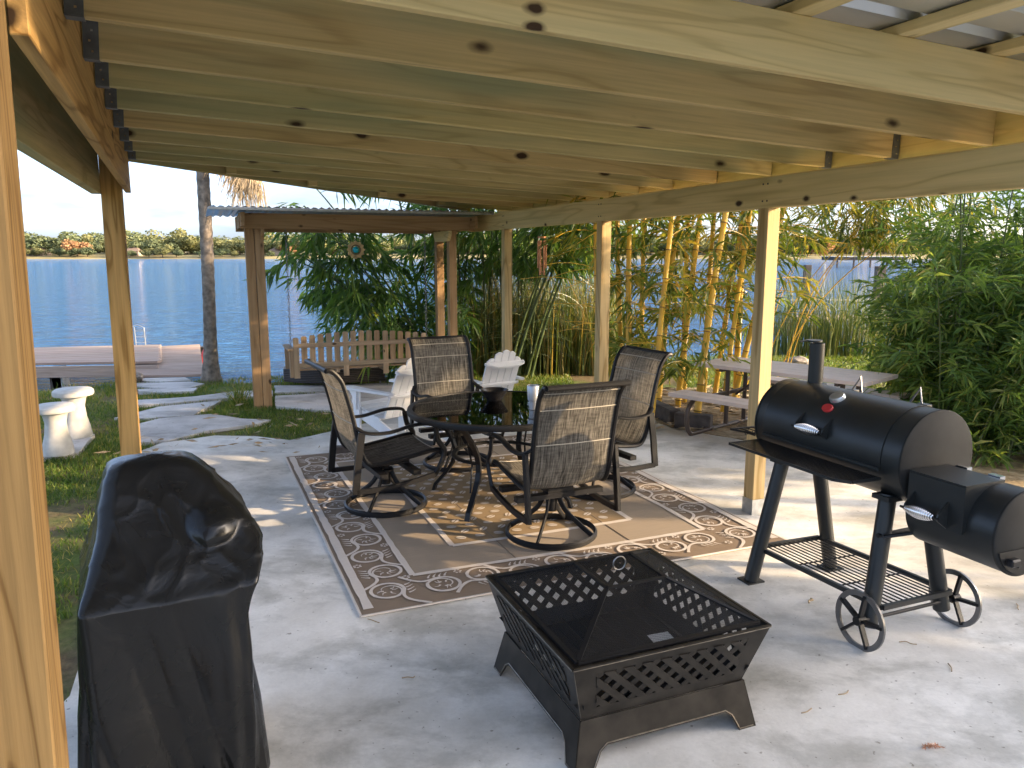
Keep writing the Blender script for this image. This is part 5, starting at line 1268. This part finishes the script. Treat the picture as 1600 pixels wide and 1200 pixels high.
for px in np.arange(-50, 1660, 34):
    d = LD + random.uniform(60, 90); shore_tree(ax(px) * d, d, random.uniform(8, 10.5) * (1.0 if px < 520 else .85), 'green', random.randrange(3), 'dark back-row tree on the far shore ' + zone(px), 1.7)
for px, h, nm in ((140, 6.6, 'large orange autumn tree on the far shore behind the left post'), (462, 5, 'small orange tree on the far shore beside the swing post'), (1268, 6, 'small orange tree on the far shore above the boathouse')):
    shore_tree(ax(px) * (LD + 9), LD + 9, h, 'orange', 0, nm, 1.15)
for px in np.arange(55, 480, 27):
    d = LD + 5; px = px + random.uniform(-9, 9); shore_tree(ax(px) * d, d, random.uniform(2.2, 4.2), random.choice(['green', 'olive']), random.randrange(3), 'low waterside shrub on the far shore ' + zone(px), 1.3)
hs = [(75, 11, 2.4, 'long low tan house on the far shore at the left'), (226, 7, 2.4, 'pinkish house on the far shore right of the left far post'), (452, 10, 2.6, 'white house on the far shore beside the swing post'), (1338, 10, 3.0, 'white house on the far shore above the boathouse')]
for px, w_, h, lb_ in hs:
    d = LD + 12; t = thing('shore_house', lb_, 'house', (ax(px) * d, d, .6), group='houses along the far shore')
    MB().box((0, 0, h / 2), (w_, 7, h)).build('wall', M['stucco'], t)
    MB().add([(-w_ / 2 - .5, -4, h), (w_ / 2 + .5, -4, h), (w_ / 2 + .5, 4, h), (-w_ / 2 - .5, 4, h), (-w_ / 2 + 2, 0, h + 1.8), (w_ / 2 - 2, 0, h + 1.8)], [(0, 1, 5, 4), (2, 3, 4, 5), (1, 2, 5), (3, 0, 4), (0, 3, 2, 1)]).build('roof', M['roof'], t)
    k = int(w_ // 3)
    for i in range(k): MB().box((-w_ / 2 + (i + .5) * w_ / k, -3.52, h * .5), (1.3, .06, 1.2)).build('window', M['window'], t)
# covered boathouse far out on the right, and the neighbour's dock
bh = thing('boathouse', 'long low dark boathouse on the lake at the right', 'boathouse', (ax(1335) * 120, 120, WATER_Z))
MB().box((0, 0, 1.35), (11, 5, .5)).build('roof', M['timber'], bh)
MB().box((0, 0, 1.64), (11.4, 5.4, .08)).build('roof_cap', M['galv'], bh)
for x in (-5, -2.5, 0, 2.5, 5): MB().box((x, -2.3, .5), (.2, .2, 1.5)).build('post', M['timber'], bh)
nd = thing('neighbour_dock', 'neighbouring grey dock with piles and rails beyond the reeds', 'dock', (0, 0, 0))
yd = 19.0
def at_(px, py, y): a = (px - 800) / 1203; b = -(py - 600) / 1203; return Vector((a, _cp + b * _sp, -_sp + b * _cp)) * (y / (_cp + b * _sp)) + Vector((0, 0, CAM_H))
for px, top, wd in ((1262, 414, .15), (1288, 412, .05), (1376, 416, .20), (1232, 470, .10), (1330, 495, .07)):
    p = at_(px, top, yd); board('pile', M['timber'] if wd > .06 else M['galv'], (p.x, p.y, -1), (p.x, p.y, p.z), wd, wd, nd, up=(0, 1, 0))
for k in range(8):
    a, b = at_(1225, 522, yd + k * .25), at_(1390, 522, yd + k * .25); board('plank', M['dockwood'], (a.x, yd + k * .25, .02), (b.x + 2, yd + k * .25, .02), .235, .04, nd)
for z in (.30, .55): board('rail', M['galv'], (at_(1225, 500, yd).x, yd - .1, z), (at_(1390, 500, yd).x, yd - .1, z), .035, .035, nd)
for px in (1240, 1300, 1350): p = at_(px, 500, yd); board('rail_post', M['galv'], (p.x, yd - .1, 0), (p.x, yd - .1, .58), .04, .04, nd, up=(0, 1, 0))
